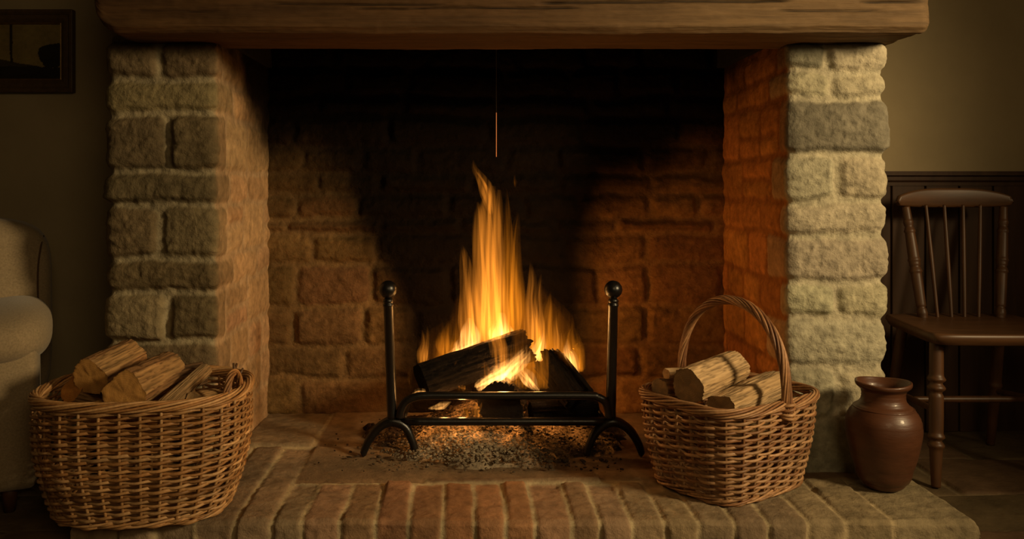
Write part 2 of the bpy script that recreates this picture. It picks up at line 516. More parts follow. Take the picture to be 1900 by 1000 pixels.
# ---- firebox back wall
def back_wall():
    x0, x1 = XLI - .06, XRI + .08
    res = .0055
    xs = np.arange(x0, x1, res); zz = np.arange(0, 2.7, res)
    S, Z = np.meshgrid(xs, zz, indexing='ij')
    stones = []
    ys = [775, 702, 640, 568, 490, 432, 405, 360, 322, 272, 218, 182, 130, 80, 20, -60]
    zs = [za(y, WB) for y in ys]
    zs[0] = .05
    z = zs[-1]
    while z < 2.75:
        z += random.uniform(.11, .16); zs.append(z)
    for k in range(len(zs) - 1):
        x = x0 - random.uniform(0, .2)
        while x < x1:
            w = random.uniform(.20, .40)
            stones.append((x, x + w, zs[k], zs[k + 1], jit((.20, .115, .048), .2), random.uniform(.6, 1.4)))
            x += w
    H, K, C = stone_field(S, Z, stones, depth=.013, rough=.005, edge=.025, warp=.016, seed=51)
    k3 = K[..., None]
    c = np.array((.25, .15, .066)) * (1 - k3) + C * k3
    # the wall colour turns redder and brighter towards its right end
    red = sstep(S, .25, .7)[..., None]
    c = c * (1 - red) * np.array((.74, .76, .74)) + c * np.array((1.12, .95, .66)) * red
    c = c * (1 + .4 * fbm(S * 5, Z * 5, 4.4, 4, 66)[..., None])
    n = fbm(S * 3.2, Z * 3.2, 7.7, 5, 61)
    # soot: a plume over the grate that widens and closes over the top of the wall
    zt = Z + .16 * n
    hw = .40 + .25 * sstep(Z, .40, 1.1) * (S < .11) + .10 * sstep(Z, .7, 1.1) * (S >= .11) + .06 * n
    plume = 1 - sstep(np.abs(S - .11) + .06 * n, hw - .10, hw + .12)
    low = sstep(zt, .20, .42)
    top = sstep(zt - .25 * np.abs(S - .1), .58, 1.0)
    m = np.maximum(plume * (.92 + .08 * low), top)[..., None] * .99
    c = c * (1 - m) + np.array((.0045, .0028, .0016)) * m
    Pg = np.stack([S, WB - H, Z], -1)
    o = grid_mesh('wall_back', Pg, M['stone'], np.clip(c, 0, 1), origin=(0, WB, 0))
    o['kind'] = 'structure'
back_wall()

def struct(name, mb, mat, smooth=False):
    o = mb.build(name, mat, smooth=smooth); o['kind'] = 'structure'; return o

# ---- the rest of the shell
m = MB(); box(m, (-4.2, WB + .0, 0), (XLO + .05, WB + .14, 2.5)); struct('wall_left', m, M['plaster'])
m = MB(); box(m, (XRO - .05, WB + .0, 0), (4.4, WB + .14, 2.5)); struct('wall_right', m, M['plaster'])
m = MB(); box(m, (-1.15, 2.66, 1.80), (1.42, 2.80, 2.5)); box(m, (-1.15, 2.80, 1.80), (-1.02, WB, 2.5)); box(m, (1.29, 2.80, 1.80), (1.42, WB, 2.5))
struct('wall_chimney', m, M['plaster'])
m = MB(); box(m, (XLI - .2, 2.80, 1.46), (XLI + .02, WB + .02, 2.75)); box(m, (XRI - .02, 2.80, 1.46), (XRI + .2, WB + .02, 2.75))
box(m, (XLI - .2, 2.80, 1.82), (XRI + .2, 2.86, 2.75)); box(m, (XLI - .2, 2.80, 2.70), (XRI + .2, WB + .1, 2.78)); box(m, (XLI - .3, WB + .06, 0), (XRI + .3, WB + .1, 2.75))  # includes an added lid over the flue that keeps light from leaking in
struct('wall_flue', m, M['soot_shade'])
m = MB(); box(m, (-4.2, -1.5, 2.45), (4.4, WB + .14, 2.55)); struct('ceiling', m, M['plaster'])

def floor():
    xs = np.arange(-4.2, 4.4, .02); ys = np.arange(-.2, WB + .02, .02)
    vis = xs
    fine = np.concatenate([np.arange(-4.2, 1.0, .03), np.arange(1.0, 2.6, .006), np.arange(2.6, 4.4, .03)])
    fy = np.concatenate([np.arange(-1.5, 1.9, .04), np.arange(1.9, WB + .02, .006)])
    S, Z = np.meshgrid(fine, fy, indexing='ij')
    stones = []
    y = -1.6; row = 0
    rows = [-1.6, -1.2, -.8, -.4, 0, .4, .8, 1.2, 1.6, 2.02, 2.42, 2.70, 3.06, 3.5]
    for r in range(len(rows) - 1):
        x = -4.3 + (r % 2) * .23
        while x < 4.5:
            w = random.uniform(.38, .55)
            stones.append((x, x + w, rows[r], rows[r + 1], jit((.13, .085, .045), .2), 1)); x += w
    H, K, C = stone_field(S, Z, stones, depth=.006, rough=.0015, edge=.012, rad=.012, warp=.006, seed=81)
    k3 = K[..., None]
    c = np.array((.21, .155, .085)) * (1 - k3) + C * k3
    Pg = np.stack([S, Z, H - .008], -1)
    o = grid_mesh('floor', Pg, M['flag'], np.clip(c, 0, 1)); o['kind'] = 'structure'
floor()

# wainscot and dado rail behind the chair
zr = za(318, WB)
m = MB()
x = XRO - .04
while x < 4.3:
    box(m, (x + .004, WB - .018, 0), (x + .132, WB, zr - .05)); box(m, (x - .004, WB - .008, 0), (x + .004, WB, zr - .05)); x += .136
bevel(struct('trim_1', m, M['panel']), .003)
m = MB(); prof = [(0, 0), (-.045, 0), (-.045, -.016), (-.032, -.022), (-.032, -.036), (-.022, -.044), (-.022, -.058), (0, -.058)]
n = len(prof); V = [(xx, WB + a, zr + b) for xx in (XRO - .04, 4.3) for a, b in prof]
m.add(V, [(i, (i + 1) % n, n + (i + 1) % n, n + i) for i in range(n)] + [tuple(range(n))[::-1], tuple(range(n, 2 * n))])
struct('trim_2', m, M['panel'])

# ------------------------------------------------------------------ mantel beam
def beam():
    X0, X1 = -1.105, 1.375
    Y0, Y1, Z0, Z1 = 2.50, 2.80, BEAM_Z, 1.80
    nx = 560
    xs = np.linspace(X0, X1, nx)
    # section, walked round: start at back bottom
    sec = []
    def seg(a, b, k):
        for t in np.linspace(0, 1, k, endpoint=False): sec.append((a[0] + (b[0] - a[0]) * t, a[1] + (b[1] - a[1]) * t))
    r = .018
    seg((Y1, Z0), (Y0 + r, Z0), 60); seg((Y0 + r, Z0), (Y0, Z0 + r), 8); seg((Y0, Z0 + r), (Y0, Z1 - r), 90); seg((Y0, Z1 - r), (Y0 + r, Z1), 8); seg((Y0 + r, Z1), (Y1, Z1), 30); seg((Y1, Z1), (Y1, Z0), 20)
    sec = np.array(sec)
    cy, cz = (Y0 + Y1) / 2, (Z0 + Z1) / 2
    nm = np.zeros_like(sec)
    nx_ = np.roll(sec, -1, 0) - np.roll(sec, 1, 0)
    nm[:, 0] = -nx_[:, 1]; nm[:, 1] = nx_[:, 0]
    nm /= np.linalg.norm(nm, axis=1)[:, None]
    dots = (nm * (sec - np.array([cy, cz]))).sum(1)
    nm[dots < 0] *= -1
    k = len(sec)
    Xg = np.repeat(xs[:, None], k, 1); Yg = np.repeat(sec[None, :, 0], nx, 0); Zg = np.repeat(sec[None, :, 1], nx, 0)
    d = .010 * fbm(Xg * 2.2, Yg * 4, Zg * 4, 3, 5) + .004 * fbm(Xg * 5, Yg * 40, Zg * 40, 4, 6) + .0015 * fbm(Xg * 30, Yg * 90, Zg * 90, 2, 8)
    # drying cracks along the grain of the face
    dark = np.zeros_like(d)
    for (c0, c1, zq, w) in [(.55, .98, 1.532, .0035), (-.6, -.05, 1.524, .0022), (-.35, .35, 1.512, .002), (.9, 1.25, 1.505, .002), (1.15, 1.36, 1.530, .0025), (-1.0, -.7, 1.505, .0016), (.2, .62, 1.526, .003)]:
        zl = zq + .006 * fbm(Xg * 5, 0 * Xg, zq * 50, 3, 9)
        inr = sstep(Xg, c0, c0 + .06) * (1 - sstep(Xg, c1 - .06, c1)) * (Yg < Y0 + .01)
        g = np.exp(-((Zg - zl) / w) ** 2) * inr
        d -= .014 * g; dark = np.maximum(dark, g)
    Yo = Yg + nm[None, :, 0] * d; Zo = Zg + nm[None, :, 1] * d
    # worn ends: the lower left corner is rounded off, the right end slightly
    tL = np.clip((Xg - X0) / .075, 0, 1); lift = .075 * (1 - np.sqrt(1 - (1 - tL) ** 2))
    frac = np.clip((Z1 - Zo) / (Z1 - Z0), 0, 1)
    Zo = Zo + lift * frac ** 2
    tR = np.clip((X1 - Xg) / .02, 0, 1); Zo = Zo + .012 * (1 - tR) ** 2 * frac
    inset = .02 * (1 - np.clip((Xg - X0) / .03, 0, 1)) ** 2 + .02 * (1 - np.clip((X1 - Xg) / .03, 0, 1)) ** 2
    Yo = Yo + (cy - Yo) * inset * 3
    Xo = Xg + .010 * fbm(Yg * 12, Zg * 12, 0, 3, 15) * ((Xg < X0 + .05) | (Xg > X1 - .05))
    P = np.stack([Xo, Yo, Zo], -1)
    # close the ends
    for e, sgn in ((0, 1), (-1, -1)):
        ring = P[e]
        c = ring.mean(0)
        caps = [ring + (c - ring) * t for t in (.35, .7, .999)]
        stack = np.stack(caps[::-1] if e == 0 else caps, 0)
        P = np.concatenate([stack, P], 0) if e == 0 else np.concatenate([P, stack], 0)
        dark = np.concatenate([np.zeros((3, k)), dark], 0) if e == 0 else np.concatenate([dark, np.zeros((3, k))], 0)
    tone = .5 + .5 * fbm(P[..., 0] * 1.6, P[..., 1] * 14, P[..., 2] * 24, 5, 18)
    base = np.array((.050, .024, .009)) * (1 - tone[..., None]) + np.array((.115, .058, .021)) * tone[..., None]
    lit_right = sstep(P[..., 0], -.1, 1.0)[..., None]  # stronger light on the beam's right half, painted into the wood colour
    base = base * (1 - .55 * lit_right) + np.array((.20, .13, .062)) * .55 * lit_right
    c = base * (1 - .9 * dark[..., None])
    o = grid_mesh('mantel_beam', P, M['beam'], np.clip(c, 0, 1), origin=(0, 2.65, BEAM_Z), wrap=True)
    tag(o, 'long rough oak mantel beam resting across both stone pillars', 'beam')
beam()

# ------------------------------------------------------------------ hearth
def hearth():
    X0, X1, YF, YB = -1.06, 1.374, 2.286, WB + .03
    res = .0052
    xs = np.arange(X0, X1 + res, res)
    Lt = YB - YF
    tot = Lt + HT + .01
    ts = np.arange(0, tot, res * .9)
    S, T = np.meshgrid(xs, ts, indexing='ij')       # T runs from the back to the front edge and down the face
    fy = lambda y: YB - y
    jp = [-60, 40, 130, 215, 290, 362, 435, 503, 560, 631, 695, 757, 821, 880, 938, 994, 1062, 1114, 1174, 1235, 1296, 1362, 1425, 1500, 1572, 1660, 1815]
    jx = [(p - VX) * YF / F for p in jp]
    yrow = 2.586
    stones = []
    for a, b in zip(jx[:-1], jx[1:]):
        mid = (a + b) / 2
        yb = 2.93 if b < -.52 else (2.62 if mid > .5 else yrow) + random.uniform(-.006, .006)
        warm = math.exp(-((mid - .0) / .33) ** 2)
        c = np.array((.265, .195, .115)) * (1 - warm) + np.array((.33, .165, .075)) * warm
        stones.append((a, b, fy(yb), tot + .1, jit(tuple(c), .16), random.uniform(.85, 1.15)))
    # larger slabs behind the brick course
    sl = [(-1.1, -.80), (-.80, -.535)]
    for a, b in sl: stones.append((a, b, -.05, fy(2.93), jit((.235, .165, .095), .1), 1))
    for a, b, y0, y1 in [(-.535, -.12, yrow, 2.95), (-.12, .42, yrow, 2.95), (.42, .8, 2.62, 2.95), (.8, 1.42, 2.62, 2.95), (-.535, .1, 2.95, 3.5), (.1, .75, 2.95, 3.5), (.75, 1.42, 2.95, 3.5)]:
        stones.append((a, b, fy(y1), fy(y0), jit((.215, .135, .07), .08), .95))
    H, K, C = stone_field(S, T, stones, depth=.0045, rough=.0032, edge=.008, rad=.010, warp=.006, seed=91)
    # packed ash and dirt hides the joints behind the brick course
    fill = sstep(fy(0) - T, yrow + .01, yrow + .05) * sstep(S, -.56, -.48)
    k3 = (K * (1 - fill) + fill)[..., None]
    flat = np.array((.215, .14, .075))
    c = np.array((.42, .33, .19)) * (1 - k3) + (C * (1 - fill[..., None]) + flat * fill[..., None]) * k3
    c = c * (1 + .38 * fbm(S * 7, T * 7, 3.4, 4, 95)[..., None])
    H = H * (1 - .7 * fill)
    r = .016
    # section: flat top, rounded arris, vertical face
    yy = np.where(T < Lt, YB - T, YF); z0 = np.where(T < Lt, HT, HT - (T - Lt))
    w = np.clip(1 - np.abs(T - Lt) / r, 0, 1)
    ny = np.where(T < Lt - r, 0, np.where(T > Lt + r, 1, .5 + .5 * np.sin((T - Lt) / r * PI / 2)))
    nz = np.sqrt(np.clip(1 - ny ** 2, 0, 1))
    yy = yy + w ** 2 * r * .4; z0 = z0 - w ** 2 * r * .4
    wob = .008 * fbm(S * 6, 0 * S, 0 * S, 3, 97)
    Y = yy - ny * H + ny * wob
    Zv = z0 + nz * (H - .007)
    X = S.copy()
    P = np.stack([X, Y, Zv], -1)
    # ends turned down to the floor with a worn arris
    for e in (0, -1):
        row = P[e].copy(); sg = -1 if e == 0 else 1
        rows = []
        for dx, f in ((.006, .06), (.010, .25), (.011, .6), (.012, 1.0)):
            q = row.copy(); q[:, 0] += sg * dx + .004 * fbm(row[:, 1] * 9, row[:, 2] * 30, f * 3, 3, 99); q[:, 2] = row[:, 2] * (1 - f) - .0 * f
            rows.append(q)
        st = np.stack(rows[::-1] if e == 0 else rows, 0)
        cc = np.repeat(c[e][None], 4, 0)
        P = np.concatenate([st, P], 0) if e == 0 else np.concatenate([P, st], 0)
        c = np.concatenate([cc, c], 0) if e == 0 else np.concatenate([c, cc], 0)
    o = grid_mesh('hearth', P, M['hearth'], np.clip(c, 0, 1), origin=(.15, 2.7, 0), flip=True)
    tag(o, 'low raised brick hearth with pale mortar joints under the fire', 'hearth')
hearth()

# ------------------------------------------------------------------ ash bed
def hmap(X, Y):
    """height of the ash mound above the hearth"""
    cx, cy = .11, 3.08
    d = np.sqrt(((X - cx) / .56) ** 2 + ((Y - cy) / np.where(Y < cy, .46 - .06 * sstep(X, .25, .5), .40)) ** 2) + .20 * fbm(X * 9, Y * 9, 2.0, 4, 200)
    return .135 * np.clip(1 - d, 0, 1) ** 1.7
def ash():
    xs = np.arange(-.60, .80, .0045); ys = np.arange(2.56, 3.39, .0045)
    X, Y = np.meshgrid(xs, ys, indexing='ij')
    h = hmap(X, Y)
    on = sstep(h, 0.0, .02)
    rough = .013 * np.abs(fbm(X * 26, Y * 26, 4.0, 4, 210)) + .010 * np.maximum(fbm(X * 60, Y * 60, 9.0, 3, 212), 0)
    Z = HT + h + on * rough - .034 * (1 - sstep(h, 0, .014))
    g = .5 + .5 * fbm(X * 9, Y * 9, 3.0, 4, 220)
    grey = np.exp(-(((X + .02) / .28) ** 2 + ((Y - 2.76) / .15) ** 2))
    grey = np.clip(grey * 1.5 * (.4 + g), 0, 1)[..., None]
    c = np.array((.022, .011, .006)) * (1 - grey) + np.array((.27, .215, .145)) * grey
    hot = np.exp(-(((X - .08) / .27) ** 2 + ((Y - 2.96) / .13) ** 2))
    hot = np.clip(hot * 1.1, 0, 1) * sstep(g, .25, .6)
    o = grid_mesh('ash_bed', np.stack([X, Y, Z], -1), M['ember'], np.clip(c, 0, 1), origin=(.1, 2.95, HT))
    set_hot(o, hot)
    tag(o, 'grey ash and glowing embers heaped under the fire grate', 'ash', kind='stuff')
    # loose clinker and coals on top: nobody could count them
    mb = MB(); hots = []
    rnd = random.Random(5)
    ico_v = np.array([(0, 0, 1), (0, 0, -1)] + [(math.cos(a) * .9, math.sin(a) * .9, .45) for a in np.arange(5) * 2 * PI / 5] + [(math.cos(a + PI / 5) * .9, math.sin(a + PI / 5) * .9, -.45) for a in np.arange(5) * 2 * PI / 5])
    ico_f = [(0, 2 + i, 2 + (i + 1) % 5) for i in range(5)] + [(1, 7 + (i + 1) % 5, 7 + i) for i in range(5)] + [(2 + i, 7 + i, 2 + (i + 1) % 5) for i in range(5)] + [(2 + (i + 1) % 5, 7 + i, 7 + (i + 1) % 5) for i in range(5)]
    n = 0
    while n < 3200:
        x = rnd.gauss(.08, .28); y = rnd.gauss(2.86, .12)
        if not (-.5 < x < .52 and 2.66 < y < 3.3): continue
        hh = float(hmap(np.array(x), np.array(y)))
        if hh <= .004 and rnd.random() < .85: continue
        if hh > .08 and rnd.random() < .7: continue
        s = abs(rnd.gauss(0, .0026)) + .0015
        if s > .010: continue
        v = ico_v * (1 + np.array([rnd.uniform(-.35, .35) for _ in range(12)])[:, None])
        v = v * s * np.array([rnd.uniform(.7, 1.4), rnd.uniform(.7, 1.4), rnd.uniform(.35, .8)])
        a = rnd.uniform(0, 2 * PI)
        v = v @ np.array([[math.cos(a), -math.sin(a), 0], [math.sin(a), math.cos(a), 0], [0, 0, 1]])
        gr = math.exp(-(((x - .0) / .26) ** 2 + ((y - 2.80) / .13) ** 2)) * rnd.uniform(.3, 1.3)
        gr = min(gr, 1)
        col = tuple(.045 * (1 - gr) * k1 + gr * k2 for k1, k2 in zip((.6, .36, .2), (.34, .27, .18)))
        mb.add(v + np.array([x, y, HT + hh + s * .5 + .006 * (hh > .004)]), ico_f, col)
        ht = math.exp(-(((x - .08) / .25) ** 2 + ((y - 2.98) / .09) ** 2)) * (1 if rnd.random() < .6 else 0)
        hots += [ht] * 12
        n += 1
    o = mb.build('cinders', M['ember'], origin=(.1, 2.9, HT), smooth=True)
    set_hot(o, hots)
    tag(o, 'loose crumbs of ash and cinder scattered on the ash bed', 'cinders', kind='stuff')
ash()

# ------------------------------------------------------------------ fire grate (two iron posts joined by rails)
def grate():
    D = 2.834
    g = thing('fire_grate', 'black wrought iron fire grate with ball topped posts', 'fire grate', (xa(930, D), D, HT))
    for side, (ptop, pbot) in enumerate(((720, 728), (1138, 1133))):
        top = at(ptop, 553, D); bot = at(pbot, 778, D)
        v = top - bot; L = v.length
        m = MB(); lathe_pts(m, bot, v, [(0, .0175), (L * .03, .0175), (L * .05, .0168), (L * .93, .0160), (L * .935, .0182), (L * .95, .0182), (L * .955, .0158), (L * .968, .0158), (L * .972, .0175), (L * .985, .0165), (L, .012)], 24)
        m.build('post', M['iron'], g)
        c = at(ptop, 537, D); m = MB(); R = .0300
        lathe_pts(m, c - Vector((0, 0, R)), (0, 0, 1), [(R - R * math.cos(t), max(R * math.sin(t), .0005)) for t in np.linspace(0, PI, 22)], 32)
        m.build('ball_finial', M['iron'], g)
        # arched foot
        if side == 0: px = [(672, 846), (684, 818), (703, 793), (728, 781), (752, 792), (765, 818), (772, 845)]
        else: px = [(1088, 846), (1098, 815), (1114, 793), (1137, 782), (1163, 793), (1182, 818), (1192, 846)]
        P = catmull([at(a, b, D) for a, b in px], 40)
        P[0][2] = P[-1][2] = HT + .004
        t = np.linspace(-1, 1, 40)
        m = MB(); tube(m, P, .0150 - .0040 * np.abs(t) ** 3 + .003 * np.exp(-(t / .2) ** 2), 14, flat=1.15)
        # flattened toes
        m.build('arched_foot', M['iron'], g)
    pts = [(741, 775), (744, 760), (753, 745), (770, 737), (800, 734), (930, 734), (1085, 734), (1108, 737), (1122, 745), (1128, 760), (1130, 775)]
    P = catmull([at(a, b, D - .012) for a, b in pts], 90)
    m = MB(); tube(m, P, .0135, 14); m.build('upper_rail', M['iron'], g)
    m = MB(); tube(m, [at(a, 782, D) for a in np.linspace(744, 1133, 12)], .0140, 14); m.build('lower_rail', M['iron'], g)
    # bars that carry the logs, running back from the rails into the embers
    for px in (748, 1122):
        p0 = at(px, 782, D); m = MB()
        tube(m, [p0, p0 + Vector((0, .13, .0)), p0 + Vector((0, .36, -.005))], .009, 8); m.build('billet_bar', M['iron'], g)
    return g
grate()

# ------------------------------------------------------------------ logs
def log(name, label, cat, p0, p1, R, planes=(), bark=(.23, .125, .055), split=(.42, .26, .12), endc=(.40, .235, .10), group=None, roll=0, seed=0,
        ends=(0,), mat='bark', rag=.0, hot=None, squash=1.0, taper=.06, ridges=1.0):
    p0, p1 = Vector(p0), Vector(p1)
    ax = p1 - p0; L = ax.length
    q = ax.to_track_quat('Z', 'Y')
    mw = Matrix.Translation(p0) @ q.to_matrix().to_4x4() @ Matrix.Rotation(roll, 4, 'Z')
    na, nz = 96, max(24, int(L / .006))
    a = np.arange(na) * 2 * PI / na
    zl = np.linspace(0, L, nz)
    A, Z = np.meshgrid(a, zl, indexing='xy')
    r = R * (1 + .07 * fbm(np.cos(A) * 1.5, np.sin(A) * 1.5, Z * 3 + seed, 3, seed)) * (1 - taper * Z / L)
    isp = np.zeros_like(A)
    for (a0, d) in planes:
        dd = d * R * (1 + .10 * fbm(Z * 9 + a0, np.sin(A - a0) * 2, seed * 1.1, 3, seed + 3))
        cs = np.cos(A - a0)
        lim = np.where(cs > .02, dd / np.maximum(cs, .02), 9)
        isp = np.where(lim < r, 1, isp)
        k = 26.0 / R
        r = -np.log(np.exp(-k * np.minimum(r, .5)) + np.exp(-k * np.minimum(lim, .5))) / k
    ridge = fbm(np.cos(A) * 10 * R / .05, np.sin(A) * 10 * R / .05, Z * 5 + seed, 4, seed + 9)
    fis = fbm(np.cos(A) * 16 * R / .05, np.sin(A) * 16 * R / .05, Z * 9 + seed, 3, seed + 14)
    groove = np.exp(-(fis / .10) ** 2)
    r = r * (1 + .10 * ridges * ridge * (1 - .4 * isp) - .055 * groove * np.clip(np.minimum(Z, L - Z) / .015, .25, 1)) + .0016 * fbm(np.cos(A) * 40, np.sin(A) * 40, Z * 14, 3, seed + 12)
    X = r * np.cos(A) * squash; Y = r * np.sin(A)
    zz = Z.copy()
    if rag:
        e = np.clip((Z / L - .8) / .2, 0, 1)
        zz = zz + e * rag * fbm(np.cos(A) * 4, np.sin(A) * 4, 3.0, 3, seed + 20)
    tilt0 = random.uniform(-.12, .12)
    zz = zz + (1 - Z / L) * tilt0 * X
    P = np.stack([X, Y, zz], -1)
    tone = (.5 + .5 * ridge)[..., None]
    c = np.where(isp[..., None] > .5, np.array(split), np.array(bark)) * (.5 + 1.0 * tone) * (1 - .55 * groove[..., None])
    mb = MB()
    fs = [(i * na + j, i * na + (j + 1) % na, (i + 1) * na + (j + 1) % na, (i + 1) * na + j) for i in range(nz - 1) for j in range(na)]
    mb.add(P.reshape(-1, 3), fs, np.clip(c.reshape(-1, 3), 0, 1))
    o = mb.build(name, M[mat], matrix=mw)
    if mat == 'char':
        hz = np.zeros((nz, na)) if hot is None else hot(A, Z / L)
        set_hot(o, hz)
    for e in (0, 1):
        ring = P[0] if e == 0 else P[-1]
        cen = ring.mean(0)
        mb = MB(); V = []; cols = []
        ts = (1.0, .93, .8, .6, .4, .2)
        for t in ts:
            q_ = cen + (ring - cen) * t
            q_[:, 2] += (.0025 * fbm(q_[:, 0] * 60, q_[:, 1] * 60, seed + e, 3, seed + 30)) * (t < .97) + rag * .3 * fbm(q_[:, 0] * 40, q_[:, 1] * 40, 2.0, 3, seed) * (t < .97) * e
            V.append(q_); cols.append(np.tile(np.array(endc) * (.75 if t > .95 else 1), (na, 1)))
        V.append(cen[None]); cols.append(np.array([endc]))
        fs = []
        for i in range(len(ts) - 1):
            for j in range(na):
                f = (i * na + j, (i + 1) * na + j, (i + 1) * na + (j + 1) % na, i * na + (j + 1) % na)
                fs.append(f if e == 0 else f[::-1])
        b = (len(ts) - 1) * na
        for j in range(na):
            f = (b + j, len(ts) * na, b + (j + 1) % na)
            fs.append(f if e == 0 else f[::-1])
        mb.add(np.vstack(V), fs, np.clip(np.vstack(cols), 0, 1))
        me = mb.build('cut_end', M['char' if mat == 'char' else 'end'], matrix=Matrix.Identity(4))
        if mat == 'char': set_hot(me, [0.0] * mb.n)
        me.parent = o
        me.matrix_basis = Matrix.Identity(4)
    tag(o, label, cat, group)
    return o

GL = 'firewood in the wide basket by the armchair'
brk = (.34, .18, .075); spl = (.48, .28, .115); en = (.58, .30, .085)  # en: orange light on the cut ends is put into their colour
log('firewood_log', 'stubby log with a raised far end, topmost and leftmost big log in the wide basket', 'log', at(168, 700, 2.36), at(245, 658, 2.56), .052, [(1.9, .80), (4.4, .9)], brk, spl, en, GL, .4, 11)
log('firewood_log', 'thick split log leaning in the middle of the wide basket with a broad cut end', 'log', at(230, 730, 2.26), at(312, 688, 2.52), .063, [(.6, .78), (2.4, .85), (3.9, .80), (5.2, .9)], brk, spl, en, GL, .2, 12)
log('firewood_log', 'small orange log end low at the far left inside the wide basket', 'log', at(133, 722, 2.38), at(200, 738, 2.50), .038, [(.6, .8), (3.5, .9)], brk, spl, (.60, .27, .06), GL, .2, 13)
log('firewood_log', 'slim split log slanting up to a forked tip at the right of the wide basket', 'log', at(285, 777, 2.24), at(380, 688, 2.50), .034, [(1.2, .7), (3.4, .6), (5, .8)], (.36, .22, .10), (.42, .27, .13), en, GL, .5, 14, squash=.9, taper=.25)
log('firewood_log', 'short pale log end near the twisted handle of the wide basket', 'log', at(362, 744, 2.34), at(402, 736, 2.46), .028, [(1.0, .75), (3.2, .8)], (.36, .22, .10), spl, (.46, .29, .13), GL, .9, 15)
log('firewood_log', 'dark log lying at the back of the wide basket beneath the pillar', 'log', at(316, 706, 2.48), at(378, 692, 2.55), .038, [(1.5, .8), (3.0, .7)], (.14, .075, .035), (.18, .10, .05), (.2, .11, .05), GL, .3, 16)
log('firewood_log', 'lower log half hidden between the two biggest logs in the wide basket', 'log', at(190, 770, 2.30), at(300, 740, 2.55), .045, [(1.5, .8)], brk, spl, en, GL, .3, 17)

GR = 'firewood in the handled basket'
pb = (.50, .33, .165); ps = (.56, .38, .20)
log('firewood_log', 'large pale log on top of the handled basket with a shaded cut end', 'log', at(1277, 718, 2.45), at(1364, 680, 2.64), .053, [(2.2, .86), (4.2, .9)], pb, ps, (.33, .215, .105), GR, .1, 21)
log('firewood_log', 'pale ridged log leaning under the arched handle of the handled basket', 'log', at(1338, 758, 2.44), at(1440, 711, 2.62), .050, [(1.2, .72), (3.3, .8), (4.9, .8)], pb, ps, (.40, .25, .12), GR, .2, 22)
log('firewood_log', 'smooth shaded log lying low at the left of the handled basket', 'log', at(1224, 722, 2.57), at(1300, 722, 2.66), .034, [(1.4, .85)], (.30, .19, .10), (.34, .22, .12), (.36, .24, .125), GR, .4, 23)
log('firewood_log', 'short log end poking up behind the big one beside the handle foot', 'log', at(1236, 694, 2.64), at(1300, 690, 2.70), .018, [(1.4, .85)], pb, ps, (.46, .31, .16), GR, .4, 24)
log('firewood_log', 'lower log buried beneath the others in the handled basket', 'log', at(1335, 790, 2.50), at(1420, 778, 2.62), .042, [(1.4, .85)], pb, ps, (.36, .23, .11), GR, .4, 25)

GF = 'burning logs on the fire grate'
ch = (.009, .006, .004)
log('burning_log', 'long charred log slanting across the flames, its cut end at left', 'log', at(782, 708, 2.94), at(975, 640, 3.06), .071, [(1.0, .82), (2.6, .80), (4.3, .85), (5.6, .9)], ch, ch, (.007, .005, .004), GF, .25, 31, mat='char', rag=.03,
    hot=lambda A, t: 0 * A)
log('burning_log', 'stumpy charred log leaning up on the right of the fire', 'log', at(1076, 742, 2.93), at(1016, 668, 3.04), .064, [(1.0, .82), (2.4, .8), (4.3, .85)], ch, ch, (.007, .005, .004), GF, .9, 32, mat='char', rag=.03, ridges=1.6,
    hot=lambda A, t: 0 * A)
log('burning_log', 'small charred log humped behind the upper rail in front of the flames', 'log', at(930, 752, 2.87), at(942, 738, 3.08), .078, [(1.9, .85), (3.6, .8)], ch, ch, ch, GF, .9, 33, mat='char', ridges=1.8,
    hot=lambda A, t: .12 + 0 * A)
log('burning_log', 'short charred log under the stumpy one, seen between the two rails', 'log', at(985, 766, 2.94), at(1108, 760, 2.98), .034, [(2.3, .8)], ch, ch, ch, GF, .4, 34, mat='char', ridges=2.0,
    hot=lambda A, t: 0 * A)

